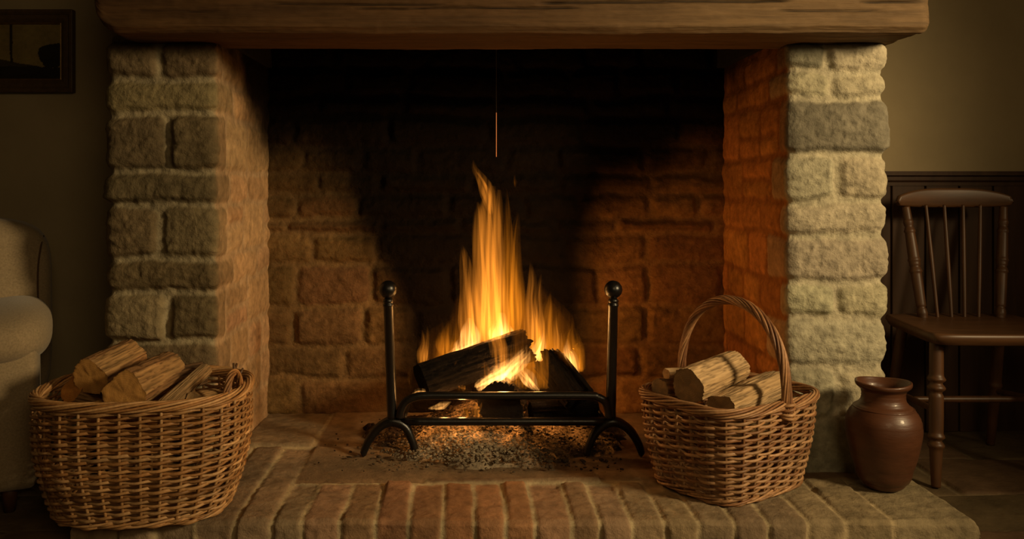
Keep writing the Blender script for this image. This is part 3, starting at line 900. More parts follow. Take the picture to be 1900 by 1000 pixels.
# ------------------------------------------------------------------ flames
def flames():
    fz = thing('fire_flame', 'bright orange flames rising from the burning logs', 'flame', at(925, 740, 3.02))
    rnd = random.Random(3)
    def tongue(pts, mat='flame', d=3.03, n=34, sq=.8):
        pts = [(x, y, w, (q[0] if q else d)) for (x, y, w, *q) in pts]
        P = catmull([(x, y, w, dd) for x, y, w, dd in pts], n)
        W = []; R = []
        for k, (x, y, w, dd) in enumerate(P):
            W.append(tuple(at(x, y, dd))); R.append(max(w, .6) * dd / F)
        R = np.array(R)
        t = np.linspace(0, 1, n)
        R = R * (1 + .12 * np.sin(t * 9 + rnd.uniform(0, 6)))
        R[0] *= .3
        # the section is a fluted star, so a tongue thins out to nothing at its edges and streaks along its length
        W = np.array(W); _, N, B = frames(W)
        ns = 40; th = np.arange(ns) * 2 * PI / ns
        lob = rnd.choice((4, 5, 6)); p0 = rnd.uniform(0, 6); tw = rnd.uniform(-1.2, 1.2); am = [rnd.uniform(.6, 1.25) for _ in range(lob)]
        V = []
        for i in range(n):
            ang = th + tw * t[i]
            star = .40 + .95 * np.abs(np.cos((th * lob) / 2 + p0)) ** 3.0
            star = star * (.75 + .25 * np.interp((th + p0) % (2 * PI), np.linspace(0, 2 * PI, lob + 1), am + am[:1]))
            V.append(W[i] + (R[i] * star * np.cos(ang))[:, None] * N[i] + (R[i] * sq * star * np.sin(ang))[:, None] * B[i])
        m = MB()
        fs = [(i * ns + j, i * ns + (j + 1) % ns, (i + 1) * ns + (j + 1) % ns, (i + 1) * ns + j) for i in range(n - 1) for j in range(ns)]
        fs += [tuple(range(ns))[::-1], tuple((n - 1) * ns + j for j in range(ns))]
        m.add(np.vstack(V), fs)
        return m.build('flame_tongue', M[mat], fz)
    T = tongue
    # the tall central column
    T([(918, 668, 14), (915, 600, 26), (912, 520, 24), (910, 440, 19), (908, 385, 15), (915, 345, 5)])
    T([(905, 640, 14), (900, 560, 22), (895, 470, 18), (892, 400, 10), (886, 375, 2)], d=3.05)
    T([(925, 655, 10), (924, 580, 15), (922, 480, 13), (922, 400, 11), (926, 352, 3)], d=3.01)
    T([(912, 400, 4), (905, 362, 10), (893, 334, 9), (881, 314, 5), (878, 297, 1)], d=3.03)
    T([(880, 640, 14), (874, 590, 18), (868, 530, 13), (862, 480, 7), (857, 452, 1)], d=3.04)
    T([(945, 645, 14), (948, 570, 20), (952, 490, 15), (956, 430, 9), (962, 395, 1)], mat='flame_soft', d=3.06, sq=1.0)
    T([(945, 650, 12), (946, 590, 16), (945, 500, 14), (943, 420, 9), (940, 350, 1)], mat='flame_soft', d=3.08, sq=1.2)
    T([(962, 650, 10), (964, 590, 11), (960, 520, 9), (963, 450, 2)], d=3.06, mat='flame_soft', sq=1.3)
    # right hand tongues
    T([(990, 660, 10), (988, 610, 13), (984, 560, 10), (987, 520, 7), (984, 486, 1)], d=3.05)
    T([(1004, 665, 10), (1000, 610, 11), (998, 560, 8), (1004, 508, 1)], d=3.07)
    T([(1018, 650, 9), (1016, 610, 11), (1018, 570, 8), (1022, 540, 1)], d=3.09, mat='flame_soft', sq=1.4)
    T([(1034, 665, 5), (1034, 630, 7), (1031, 600, 5), (1031, 576, 1)], d=3.05)
    for dx, tp in ((-7, 640), (-2, 628), (3, 636), (8, 652)):
        T([(1062 + dx, 706, 5), (1058 + dx, 680, 8), (1053 + dx, 655, 6), (1054 + dx * .6, tp, 1)], mat='flame_hot', d=3.05 + dx * .002)
    T([(1072, 690, 10), (1070, 650, 12), (1064, 610, 6), (1062, 590, 1)], mat='flame_soft', d=3.07)
    # the white-hot foot of the fire behind the long log
    T([(872, 664, 8), (873, 640, 18), (872, 615, 14), (872, 590, 5)], mat='flame_hot', d=3.06)
    T([(850, 664, 10), (852, 645, 10), (853, 628, 3)], mat='flame_hot', d=3.07)
    T([(990, 668, 12), (1000, 650, 13), (1006, 630, 6), (1008, 612, 1)], mat='flame_hot', d=3.08)
    T([(930, 640, 20), (930, 610, 18), (930, 580, 6)], mat='flame_hot', d=3.09)
    # in front of the long log
    T([(925, 705, 9), (924, 670, 11), (921, 640, 10), (912, 610, 9), (905, 580, 3)], d=2.965)
    T([(936, 700, 6), (935, 660, 8), (930, 630, 6), (920, 600, 1)], d=2.96)
    T([(880, 718, 3), (905, 705, 10), (932, 690, 14), (956, 668, 9), (972, 652, 5), (978, 640, 1)], mat='flame_hot', d=2.955)
    T([(925, 712, 8), (938, 695, 13), (952, 680, 8), (962, 670, 1)], mat='flame_hot', d=2.95)
    T([(988, 722, 2), (978, 708, 7), (965, 692, 6), (958, 682, 1)], mat='flame_hot', d=2.955)
    T([(884, 722, 4), (905, 712, 12), (930, 700, 16), (950, 690, 10)], mat='flame_hot', d=2.945)
    T([(940, 700, 10), (958, 680, 15), (975, 664, 8), (985, 650, 1)], mat='flame_hot', d=2.97)
    T([(1000, 726, 3), (988, 712, 9), (975, 694, 9), (966, 676, 2)], mat='flame_hot', d=2.95)
    for k in range(8):
        x = 948 + k * 9; T([(x, 722, 6), (x + 2, 690, 9), (x, 660, 7), (x + rnd.uniform(-6, 6), 612 + rnd.uniform(0, 30), 1)], d=2.955 + .006 * (k % 3), mat='flame_soft', sq=1.2)
    T([(864, 722, 4), (850, 716, 6), (845, 698, 6), (843, 682, 5), (848, 668, 1)], d=2.93)
    T([(990, 720, 6), (992, 690, 6), (990, 660, 5), (992, 640, 1)], d=2.96, mat='flame_soft')
    T([(902, 700, 5), (900, 682, 8), (898, 668, 1)], d=2.95)
    # the ragged right flank of the fire
    for k in range(9):
        x = 1000 + k * 9.5 + rnd.uniform(-4, 4); top = 560 + k * 10 + rnd.uniform(-25, 25)
        T([(x + 4, 690, 8), (x, 650, 11), (x - 4, (650 + top) / 2, 8), (x + rnd.uniform(-6, 4), top, 1)], d=3.06 + .012 * (k % 4), mat='flame_soft', sq=1.3)
    for k in range(6):
        x = 815 + k * 9 + rnd.uniform(-3, 3); top = 612 - k * 4 + rnd.uniform(-16, 16)
        T([(x, 682 - k * 5, 6), (x, 660 - k * 5, 9), (x + 2, (655 + top) / 2, 6), (x + rnd.uniform(-4, 4), top, 1)], d=3.08, mat='flame_soft', sq=1.3)
    # a bright line licking along the top edge of the long log
    T([(806, 672, 2), (830, 661, 5), (852, 650, 7), (876, 638, 6), (890, 630, 2)], mat='flame_hot', d=3.03)
    T([(880, 668, 6), (910, 660, 14), (935, 645, 14), (958, 628, 8), (968, 610, 1)], mat='flame_hot', d=3.12)
    # small outliers at the left
    T([(783, 680, 6), (783, 655, 8), (786, 635, 5), (783, 612, 1)], d=3.06)
    T([(790, 672, 5), (793, 645, 5), (794, 622, 3), (793, 606, 1)], d=3.06)
    T([(762, 722, 2), (760, 706, 3.2), (761, 690, 2.5), (762, 678, 1)], d=2.93, mat='flame')
    T([(764, 732, 1), (774, 728, 5), (788, 728, 5), (804, 730, 1)], mat='flame_hot', d=2.92)
    T([(830, 662, 8), (826, 640, 16), (830, 615, 10), (832, 595, 2)], mat='flame_soft', d=3.10)
    # between the rails
    T([(794, 758, 1), (808, 756, 5), (822, 752, 6), (838, 745, 1)], mat='flame_hot', d=2.90)
    T([(886, 780, 5), (888, 762, 12), (896, 748, 8), (902, 738, 1)], mat='flame', d=2.89)
    T([(912, 780, 3), (914, 764, 4), (912, 745, 1)], mat='flame', d=2.89)
    T([(868, 776, 5), (866, 764, 10), (860, 752, 1)], mat='flame_soft', d=2.89)
    # a torn scrap of flame high on the right of the column
    T([(956, 348, 1), (956, 338, 3.2), (955, 331, 2.5), (955, 324, 1)], mat='flame_soft', d=3.05)
    # lens bloom around the fire, built as faint glowing envelopes
    T([(918, 690, 40), (915, 600, 62), (915, 500, 46), (915, 410, 28), (905, 335, 2)], mat='flame_haze', d=3.06, sq=1.0)
    T([(990, 700, 60), (995, 640, 74), (990, 580, 50), (988, 510, 3)], mat='flame_haze', d=3.09, sq=1.0)
    T([(830, 700, 30), (825, 660, 42), (835, 620, 26), (845, 580, 2)], mat='flame_haze', d=3.10, sq=1.0)
flames()

def spark():
    m = MB()
    a, b = at(921, 291, 3.12), at(921, 209, 3.12)
    w = thing('spark_streak', 'thin glowing orange spark streak in the dark flue above the flames', 'spark', (b[0], b[1], a[2]))
    m = MB(); tube(m, [a, (a + b) / 2, b], .0014, 8)  # light trail of a spark, built as a glowing rod
    mt, nt, out = mat_new('spark_glow')
    e = node(nt, 'ShaderNodeBsdfPrincipled', {'Base Color': (.25, .09, .03, 1), 'Roughness': .6, 'Emission Color': (1, .28, .07, 1), 'Emission Strength': .35})
    nt.links.new(e.outputs[0], out.inputs['Surface'])
    m.build('glow_streak', mt, w)['label'] = 'glowing spark streak built as a rod'
    m = MB(); tube(m, [b, b + Vector((0, 0, .6)), Vector((b[0], b[1], 2.70))], .0016, 8)  # dark rod added above so that the streak does not float
    m.build('added_rod', M['soot_shade'], w)
spark()

# ------------------------------------------------------------------ baskets
def plan(hx, hy, p, n, rot=0):
    th = np.linspace(0, 2 * PI, 4000, endpoint=False)
    x = hx * np.sign(np.cos(th)) * np.abs(np.cos(th)) ** (2 / p); y = hy * np.sign(np.sin(th)) * np.abs(np.sin(th)) ** (2 / p)
    d = np.hypot(np.diff(np.append(x, x[0])), np.diff(np.append(y, y[0])))
    s = np.concatenate([[0], np.cumsum(d)])
    t = np.arange(n) / n * s[-1]
    X = np.interp(t, s, np.append(x, x[0])); Y = np.interp(t, s, np.append(y, y[0]))
    c, sn = math.cos(rot), math.sin(rot)
    return np.stack([X * c - Y * sn, X * sn + Y * c], 1)

def basket(name, label, cen, base_h, rim_h, height, p, rot, rows, stakes, rw, cols, seed, bow=.0):
    rnd = random.Random(seed)
    g = thing(name, label, 'basket', (cen[0], cen[1], cen[2]))
    spk = 8
    n = stakes * spk
    def ring(f):
        k = f + bow * math.sin(f * PI)
        hx = base_h[0] + (rim_h[0] - base_h[0]) * k; hy = base_h[1] + (rim_h[1] - base_h[1]) * k
        Q = plan(hx, hy, p, n, rot)
        T = np.roll(Q, -1, 0) - np.roll(Q, 1, 0); T /= np.linalg.norm(T, axis=1)[:, None]
        return Q, np.stack([T[:, 1], -T[:, 0]], 1)
    idx = np.arange(n) / spk
    m = MB()
    pitch = height / rows
    for j in range(rows):
        f = (j + .5) / rows
        Q, N = ring(f)
        off = .0062 * np.cos(PI * (idx + j)) + .0012 * fbm(idx * .8, j * 3.1, 0, 2, seed)
        z = cen[2] + height * f + .0028 * np.sin(PI * (idx + j) + .2) + .0028 * fbm(idx * .35, j * .7, 1, 2, seed + 4)
        c0 = np.array(rnd.choice(cols)) * rnd.uniform(.75, 1.25)
        tone = .85 + .3 * fbm(idx * .5, j * 5.7, 2, 2, seed + 8)
        P = np.column_stack([Q + N * off[:, None], z]) + np.array([cen[0], cen[1], 0])
        rr = rw * (1 + .22 * fbm(idx * .45, j * 2.3, 5, 2, seed + 9)) * rnd.uniform(.9, 1.08)
        tube(m, P, rr, 6, closed=True, col=np.clip(c0[None] * tone[:, None], 0, 1), flat=.75, up=True)
    m.build('woven_side', M['wicker'], g)
    m = MB()
    for k in range(stakes):
        pts = []
        for f in np.linspace(0.0, 1.0, 14):
            Q, _ = ring(f); pts.append((cen[0] + Q[k * spk][0], cen[1] + Q[k * spk][1], cen[2] + .004 + height * f))
        tube(m, pts, rw * .95, 6, col=np.array(rnd.choice(cols)) * rnd.uniform(.6, .95))
    m.build('upright_stakes', M['wicker'], g)
    # plaited border and foot
    def rope(nm, f, zc_, strands, hr, tr, turns, tilt=1.0):
        Q, N = ring(f); m = MB()
        ph = np.arange(n) / n * 2 * PI * turns
        for s in range(strands):
            a = ph + 2 * PI * s / strands
            P = np.column_stack([Q + N * (hr * np.cos(a) * tilt)[:, None], cen[2] + zc_ + hr * np.sin(a)]) + np.array([cen[0], cen[1], 0])
            P[:, 2] += .002 * fbm(idx * .6, s, 3, 2, seed + 40 + s)
            c0 = np.array(cols[s % len(cols)]) * rnd.uniform(.85, 1.2)
            tube(m, P, tr, 6, closed=True, col=c0)
        return m.build(nm, M['wicker'], g)
    rope('plaited_rim', 1.0, height + .004, 9, .0115, .0037, 4)
    rope('plaited_foot', .0, .0125, 5, .0085, .0036, 4)
    # base
    Q, _ = ring(.0)
    m = MB(); V = [(cen[0] + x, cen[1] + y, cen[2] + .012) for x, y in Q] + [(cen[0], cen[1], cen[2] + .012)] + [(cen[0] + x, cen[1] + y, cen[2] + .006) for x, y in Q] + [(cen[0], cen[1], cen[2] + .006)]
    fs = [(i, (i + 1) % n, n) for i in range(n)] + [(n + 1 + (i + 1) % n, n + 1 + i, 2 * n + 1) for i in range(n)]
    m.add(V, fs, np.array(cols[0]) * .5); m.build('woven_base', M['wicker'], g)
    return g, ring, rnd

def bundle(m, P, strands, hr, tr, turns, cols, rnd, up=None):
    P = np.asarray(P, float); T, N, B = frames(P)
    t = np.linspace(0, 1, len(P))
    for s in range(strands):
        a = 2 * PI * (turns * t + s / strands) + .3 * math.sin(s * 7)
        q = P + hr * (np.cos(a)[:, None] * N + .8 * np.sin(a)[:, None] * B)
        tube(m, q, tr * rnd.uniform(.85, 1.15), 7, col=np.array(rnd.choice(cols)) * rnd.uniform(.8, 1.25))
    tube(m, P, hr * .75, 7, col=np.array(cols[0]) * .4)

wl = [(.50, .27, .105), (.58, .34, .15), (.36, .175, .06)]
cL = (xa(272, 2.41), 2.41, HT + .001)
gL, ringL, rndL = basket('log_basket', 'wide tan wicker basket of logs standing beside the armchair', cL, (.232, .185), (.282, .225), .325, 2.7, .06, 33, 32, .0046, wl, 1, bow=.42)
# side handle: a loop of twisted rods at the right end
hb = []
for (px, py, d) in [(419, 756, 2.29), (421, 725, 2.30), (427, 700, 2.32), (435, 690, 2.35), (442, 700, 2.38), (446, 726, 2.41), (446, 750, 2.43)]: hb.append(at(px, py, d))
m = MB(); bundle(m, catmull(hb, 50), 6, .0075, .0038, 1.6, [(.30, .14, .05), (.38, .18, .06), (.22, .10, .035)], rndL)
for (px, py, l) in [(432, 700, (.006, .02, .035)), (440, 704, (.014, .01, .03)), (436, 700, (-.004, .0, .04))]:
    p = at(px, py, 2.37); tube(m, [p, p + Vector(l) * .5, p + Vector(l)], [.004, .0045, .003], 6, col=(.10, .05, .02))
m.build('handle', M['wicker'], gL)

wr = [(.34, .18, .078), (.44, .25, .12), (.23, .105, .042)]
rotR = math.atan2(.24, .35)
cR = (.803, 2.585, HT + .001)
gR, ringR, rndR = basket('log_basket', 'smaller brown wicker basket of logs with a tall arched handle', cR, (.195, .155), (.236, .19), .268, 4.2, rotR, 27, 28, .0046, wr, 2, bow=.2)
u = Vector((math.cos(rotR), math.sin(rotR), 0)); vv = Vector((-math.sin(rotR), math.cos(rotR), 0))
arch = []
for t in np.linspace(0, 1, 15):
    a = PI * t
    sw = -math.cos(a)         # -1 front .. 1 back
    wdt = .197 * (1 if abs(sw) < .0 else 1)
    zz = HT + .255 + .300 * math.sin(a) ** .75
    q = Vector((cR[0], cR[1], 0)) + vv * (sw * wdt) + u * (.012 - .03 * sw * 0)
    arch.append(Vector((q.x, q.y, zz)))
arch = [arch[0] + Vector((0, 0, -.03))] + arch + [arch[-1] + Vector((0, 0, -.03))]
m = MB(); bundle(m, catmull(arch, 120), 9, .0115, .0043, 2.6, [(.26, .125, .05), (.36, .19, .085), (.17, .075, .03)], rndR)
# binding where the handle meets the border
for e in (0, -1):
    p = Vector(arch[e]) + Vector((0, 0, .028))
    for k in range(4):
        c = p + Vector((0, 0, -.012 + k * .011))
        tube(m, [c + (u * math.cos(a) + vv * math.sin(a)) * .019 + Vector((0, 0, .004 * math.sin(a + k))) for a in np.arange(16) * 2 * PI / 16], .005, 6, closed=True, col=np.array(wr[k % 3]) * 1.1)
m.build('handle', M['wicker'], gR)

# ------------------------------------------------------------------ jug
def jug():
    D = 2.535
    cx, cy = xa(1639, D), D
    j = thing('jug', 'round bellied brown glazed pottery jug on the hearth beside the pillar', 'jug', (cx, cy, HT))
    k = D / F
    prof = [(0, 25), (2, 31), (8, 36.5), (25, 44), (50, 52.5), (80, 60), (105, 64), (128, 65.5), (145, 63), (158, 57), (168, 49.5), (174, 43), (182, 38.5), (192, 37.5), (200, 38.5), (205, 42), (209, 46.5), (213, 48.5), (217, 48.5), (219, 47), (218.5, 45), (213, 41.5), (204, 36), (190, 34), (176, 38), (160, 50), (120, 60), (60, 53), (15, 42), (12, 10)]
    HS = .895
    pr = catmull([(h * k * HS, r * k, 0) for h, r in prof], 110)
    sides = 64
    a = np.arange(sides) * 2 * PI / sides
    V = []
    for i, (h, r, _) in enumerate(pr):
        w = 1 + .006 * math.sin(h / k / HS * .9) * (1 if i < 60 else 0)
        rr = np.full(sides, max(r, .001) * w)
        top = np.clip((h / k / HS - 203) / 14, 0, 1)
        # a pinched lip at the left
        lip = np.exp(-((np.angle(np.exp(1j * (a - PI * 1.06)))) / .22) ** 2)
        rr = rr + top * lip * .014
        zz = h + top * (.003 * np.cos(a * 2 + .6) + .004 * lip)
        V.append(np.column_stack([cx + rr * np.cos(a), cy + rr * np.sin(a), HT + .001 + zz]))
    m = MB(); n = len(V)
    fs = [(i * sides + q, i * sides + (q + 1) % sides, (i + 1) * sides + (q + 1) % sides, (i + 1) * sides + q) for i in range(n - 1) for q in range(sides)]
    fs += [tuple(range(sides))[::-1], tuple((n - 1) * sides + q for q in range(sides))]
    m.add(np.vstack(V), fs)
    m.build('body', M['glaze'], j)
    m = MB()
    for h, r in ((166, 51.2),):
        tube(m, [(cx + r * k * math.cos(t), cy + r * k * math.sin(t), HT + h * k * HS) for t in np.arange(64) * 2 * PI / 64], .0028, 8, closed=True)
    m.build('shoulder_ridge', M['glaze'], j)
jug()

# ------------------------------------------------------------------ spindle back chair
def chair():
    yf, yb = 2.765, 3.12
    c = thing('wooden_chair', 'dark turned wooden chair with spindle back against the panelled wall', 'chair', (1.80, 2.95, 0))
    zt = .505; th = .040
    # seat: shaped plank, wider at the front
    outline = catmull([(1.575, 3.17, 0), (1.555, 3.08, 0), (1.535, 2.92, 0), (1.522, 2.79, 0), (1.545, 2.735, 0), (1.70, 2.722, 0), (1.88, 2.722, 0), (2.04, 2.735, 0), (2.068, 2.79, 0), (2.056, 2.92, 0), (2.04, 3.08, 0), (2.02, 3.17, 0), (1.80, 3.195, 0)], 90)[:, :2]
    outline = np.vstack([outline, [[1.68, 3.19]]])
    cen = outline.mean(0); n = len(outline)
    rings = []
    for sc, z in ((.90, zt - th), (.97, zt - th + .004), (.985, zt - th * .6), (1.0, zt - th * .5), (1.0, zt - .010), (.99, zt - .003), (.965, zt), (.8, zt - .005), (.5, zt - .010), (.2, zt - .011)):
        q = cen + (outline - cen) * sc
        rings.append(np.column_stack([q, np.full(n, z)]))
    V = np.vstack(rings); k = len(rings)
    fs = [(i * n + j, (i + 1) * n + j, (i + 1) * n + (j + 1) % n, i * n + (j + 1) % n) for i in range(k - 1) for j in range(n)]
    fs = [f[::-1] for f in fs] + [tuple(range(n))[::-1], tuple((k - 1) * n + j for j in range(n))]
    m = MB(); m.add(V, fs); m.build('seat', M['seatwood'], c)
    def turned(name, p0, p1, r, rings=(), mat='chairwood', ends=(.85, .75)):
        p0, p1 = Vector(p0), Vector(p1); L = (p1 - p0).length
        ts = np.linspace(0, 1, 90); pr = []
        for t in ts:
            rr = r * (ends[0] + (1 - ends[0]) * math.sin(min(t, .5) * PI) if t < .5 else ends[1] + (1 - ends[1]) * math.sin(t * PI))
            for (q, w, a) in rings: rr += r * a * math.exp(-((t - q) / w) ** 2)
            pr.append((t * L, rr))
        m = MB(); lathe_pts(m, p0, p1 - p0, pr, 20); return m.build(name, M[mat], c)
    fl = [(.28, .016, .28), (.315, .010, -.22), (.34, .014, .28), (.64, .012, -.25), (.67, .016, .28), (.705, .010, -.22), (.73, .016, .32)]
    turned('leg', (1.537, 2.762, 0), (1.560, 2.800, zt - .03), .0225, fl, ends=(.62, .95))
    turned('leg', (2.053, 2.762, 0), (2.030, 2.800, zt - .03), .0225, fl, ends=(.62, .95))
    turned('leg', (1.600, 3.22, 0), (1.620, 3.13, zt - .03), .020, [(.4, .02, .2), (.5, .02, .2)], ends=(.7, .95))
    turned('leg', (2.000, 3.22, 0), (1.980, 3.13, zt - .03), .020, [(.4, .02, .2), (.5, .02, .2)], ends=(.7, .95))
    turned('stretcher', (1.548, 2.78, .245), (1.61, 3.18, .215), .011)
    turned('stretcher', (2.042, 2.78, .245), (1.99, 3.18, .215), .011)
    turned('stretcher', (1.58, 2.98, .232), (2.015, 2.98, .232), .012)
    # back
    zb = zt - .012
    yt = 3.215
    ptl = at(1681, 384, yt); ptr = at(1862, 384, yt)
    bl = Vector((xa(1713, 3.12), 3.12, zb)); br = Vector((xa(1856, 3.12), 3.12, zb))
    br_ = [(.05, .02, .12), (.10, .008, -.2), (.42, .010, .22), (.46, .008, -.2), (.52, .010, .18), (.78, .008, .22), (.82, .008, -.15), (.86, .01, .15)]
    turned('back_post', bl, ptl, .0195, br_, ends=(.8, .7)); turned('back_post', br, ptr, .0195, br_, ends=(.8, .7))
    for tp, bp in ((1718, 1740), (1752, 1766), (1787, 1790), (1819, 1816)):
        turned('spindle', (xa(bp, 3.13), 3.13, zb), at(tp, 380, yt), .0075, ends=(.75, .75))
    # crest rail: a bowed board with a raised, rounded top
    xs = np.linspace(0, 1, 60); V = []; n = 16
    for t in xs:
        px = 1664 + (1877 - 1664) * t
        yy = yt + .030 * (4 * t * (1 - t))
        e = (2 * t - 1)
        topy = 349 + 16 * abs(e) ** 3.2 + (12 if abs(e) > .985 else 0); boty = 385 - 4 * abs(e) ** 4 - (8 if abs(e) > .985 else 0)
        z1 = za(topy, yy); z0 = za(boty, yy); zc_ = (z0 + z1) / 2; hz = (z1 - z0) / 2
        for j in range(n):
            a = 2 * PI * j / n
            V.append((xa(px, yt), yy + .013 * np.sign(math.sin(a)) * abs(math.sin(a)) ** .6, zc_ + hz * np.sign(math.cos(a)) * abs(math.cos(a)) ** .4))
    fs = [(i * n + j, i * n + (j + 1) % n, (i + 1) * n + (j + 1) % n, (i + 1) * n + j) for i in range(59) for j in range(n)] + [tuple(range(n))[::-1], tuple(59 * n + j for j in range(n))]
    m = MB(); m.add(V, fs); m.build('crest_rail', M['seatwood'], c)
chair()

# ------------------------------------------------------------------ armchair
def armchair():
    """built square to itself (x across, y from the front to the back), then turned to face the camera side of the room"""
    a = thing('armchair', 'oatmeal upholstered armchair with rolled arms by the left wall', 'armchair', (0, 0, 0))
    D = 2.52; ang = math.atan((VX - 98) / F)
    k = D * math.cos(ang) / F           # metres across per pixel at the front of the arm
    rng = D / math.cos(ang)
    def zz(y, back): return CZ - (y - VY) / F * (rng + back) * math.cos(ang)
    def sb(name, lo, hi, e, mat='fabric', warp=None):
        lo, hi = np.array(lo), np.array(hi)
        m = MB(); superbox(m, (lo + hi) / 2, (hi - lo) / 2, e, 56, 32, warp=warp); return m.build(name, M[mat], a)
    pr = -26 * k                        # outer face of the arm panel, set in from the roll
    W = .92
    sb('arm_panel', (pr - .17, .03, .06), (pr, .66, .55), (9, 9)); sb('arm_panel', (-W - pr, .03, .06), (-W - pr + .17, .66, .55), (9, 9))
    zt = zz(566, .04); zb = zz(694, 0)
    def drop(V):                        # the roll is fuller towards the seat
        V = V.copy(); V[:, 2] -= .10 * np.clip(-V[:, 0] - .05, 0, .2); return V
    sb('arm', (-.30, 0, zb), (0, .62, zt), (3.2, 2.4), warp=drop)
    sb('arm', (-W, 0, zb), (-W + .26, .62, zt), (3.2, 2.4))
    zk = zz(404, .45)
    def lean(V):
        V = V.copy(); V[:, 1] += .14 * np.clip(V[:, 2] - .5, 0, 1); return V
    lo, hi = np.array((-W + .02, .44, .20)), np.array((-.002, .72, zk)); cc, hh = (lo + hi) / 2, (hi - lo) / 2
    sb('backrest', lo, hi, (7, 5.5), warp=lean)
    kb = k * (rng + .45) / rng
    pts = []
    for px, py in [(80, 440), (76, 456), (71, 490), (70, 530), (72, 585)]:
        x, z = (px - 98) * kb, zz(py, .45)
        q = (1 - abs((z - cc[2]) / hh[2]) ** 5.5) ** (7 / 5.5) - abs((x - cc[0]) / hh[0]) ** 7
        pts.append((x, cc[1] - hh[1] * max(q, .001) ** (1 / 7) + .14 * max(z - .5, 0), z))
    m = MB(); tube(m, catmull(pts, 30), .0032, 8)
    m.build('seam', M['seam'], a)['label'] = 'dark piped seam'
    sb('seat_cushion', (-W + .20, .0, .33), (-.25, .46, .49), (6, 3.5))
    sb('front_rail', (-W + .14, .04, .08), (-.20, .6, .36), (10, 8))
    for x in (-W - pr + .08, pr - .08):
        for y in (.10, .60):
            m = MB(); lathe_pts(m, (x, y, 0), (0, 0, 1), [(0, .016), (.05, .022), (.09, .026)], 14); m.build('foot', M['chairwood'], a)
    a.location = (xa(98, D), D, 0)
    a.rotation_euler = (0, 0, ang)
armchair()

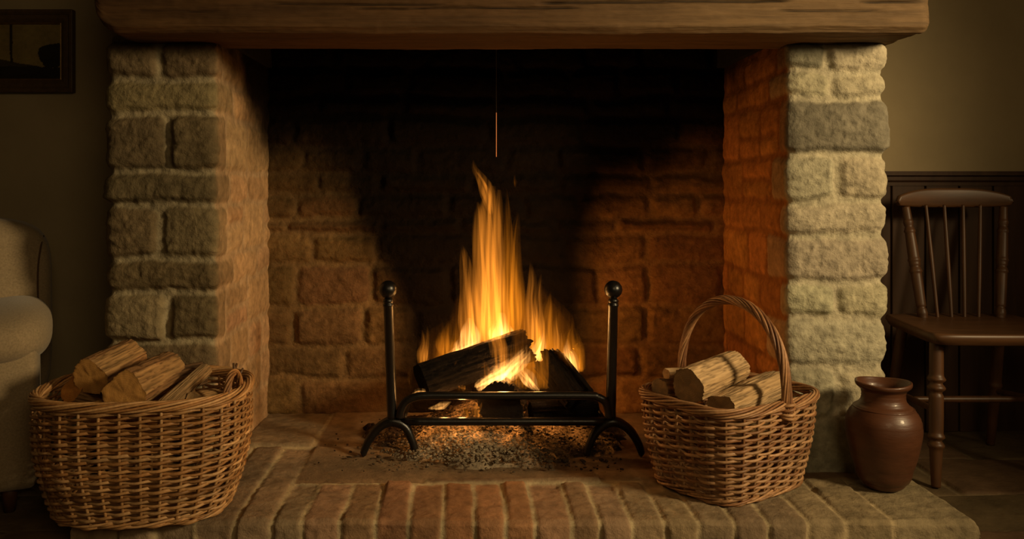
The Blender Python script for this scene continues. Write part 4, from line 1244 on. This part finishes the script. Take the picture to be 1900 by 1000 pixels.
# ------------------------------------------------------------------ picture
def picture():
    y = WB - .003
    x1, zt, zb = xa(141, WB), za(20, WB), za(173, WB); x0 = x1 - .50
    p = thing('framed_picture', 'small dark framed landscape painting hanging on the left wall', 'picture', ((x0 + x1) / 2, y, zb))
    def rect_frame(name, o, i, d0, d1, mat):
        m = MB(); V = []
        for (ins, dep) in ((o, 0.0), (o, d0), ((o + i) / 2, (d0 + d1) / 2 + .004), (i, d1), (i, 0.0)):
            V += [(x0 + ins, y - dep, zb + ins), (x1 - ins, y - dep, zb + ins), (x1 - ins, y - dep, zt - ins), (x0 + ins, y - dep, zt - ins)]
        fs = [(r * 4 + q, r * 4 + (q + 1) % 4, (r + 1) * 4 + (q + 1) % 4, (r + 1) * 4 + q) for r in range(4) for q in range(4)]
        m.add(V, fs); return m.build(name, M[mat], p, smooth=False)
    bevel(rect_frame('outer_frame', 0, .022, .030, .024, 'frame'), .003)
    bevel(rect_frame('frame_moulding', .021, .052, .024, .014, 'frame'), .002)
    rect_frame('gilt_slip', .051, .058, .014, .010, 'gilt')
    i = .057
    xs = np.linspace(x0 + i, x1 - i, 140); zs = np.linspace(zb + i, zt - i, 90)
    X, Z = np.meshgrid(xs, zs, indexing='ij')
    U = (X - xs[0]) / (xs[-1] - xs[0]); W = (Z - zs[0]) / (zs[-1] - zs[0])
    n = fbm(U * 6, W * 6, 1, 4, 301)
    sky = np.stack([.25 + .06 * n, .185 + .05 * n, .06 + .015 * n], -1)
    c = sky
    hill = W < .20 + .30 * np.clip(.86 - U, 0, 1) * (U > .3) + .12 * (U <= .3) + .03 * n
    c = np.where(hill[..., None], np.array((.050, .035, .016)) * (1 + .5 * n[..., None]), c)
    tree = ((U - .93) / .16) ** 2 + ((W - .42) / .24) ** 2 < 1 + .6 * n
    c = np.where(tree[..., None], np.array((.018, .014, .007)) * (1 + .4 * n[..., None]), c)
    fore = W < .22 + .06 * n
    c = np.where(fore[..., None], np.array((.020, .014, .007)) * (1 + .5 * n[..., None]), c)
    trunk = (np.abs(U - .49 - .01 * n) < .014) & (W > .3)
    c = np.where(trunk[..., None], np.array((.03, .02, .009)), c)
    grid_mesh('canvas', np.stack([X, np.full_like(X, y - .009), Z], -1), M['paint'], np.clip(c, 0, 1), parent=p, flip=False)
picture()

# ------------------------------------------------------------------ light
def point(name, loc, power, color, r=.02):
    l = bpy.data.lights.new(name, 'POINT'); l.energy = power; l.color = color; l.shadow_soft_size = r
    o = bpy.data.objects.new(name, l); COL.objects.link(o); o.location = loc; return o
FIRE = (1, .45, .12)
for k, (px, py, d, e) in enumerate([(918, 610, 3.03, 1.9), (912, 500, 3.04, .55), (872, 645, 3.08, 1.1), (1000, 645, 3.08, 1.7), (935, 690, 2.94, 1.5), (1052, 670, 3.03, 1.0), (825, 748, 2.88, .35), (858, 758, 2.86, .4)]):
    point('fire_light', at(px, py, d), e * 1.2, FIRE, .012)

def lamp(name, loc, target, power, color, size, spot=None, blend=.8):
    l = bpy.data.lights.new(name, 'SPOT' if spot else 'AREA'); l.energy = power; l.color = color
    if spot: l.spot_size = math.radians(spot); l.spot_blend = blend; l.shadow_soft_size = size
    else: l.shape = 'DISK'; l.size = size
    o = bpy.data.objects.new(name, l); COL.objects.link(o); o.location = loc
    o.rotation_euler = (Vector(target) - Vector(loc)).to_track_quat('-Z', 'Y').to_euler()
    return o
lamp('window_light', (3.0, .5, 1.95), (.35, 2.85, .85), 480, (1, .73, .38), .30, spot=60, blend=1.0)
lamp('room_light', (.7, -.9, 2.0), (0, 2.9, .6), 14, (1, .70, .35), 1.3)

w = bpy.data.worlds.new('world'); SC.world = w; w.use_nodes = True
bg = w.node_tree.nodes['Background']; bg.inputs[0].default_value = (1, .75, .42, 1); bg.inputs[1].default_value = .006

SC.view_settings.view_transform = 'Standard'
SC.view_settings.look = 'None'
SC.view_settings.exposure = 0.0
SC.view_settings.gamma = 1.0
SC.view_settings.use_curve_mapping = False
c = SC.cycles
c.use_denoising = True
c.transparent_max_bounces = 96
c.volume_bounces = 0
c.max_bounces = 6
c.sample_clamp_indirect = 4.0
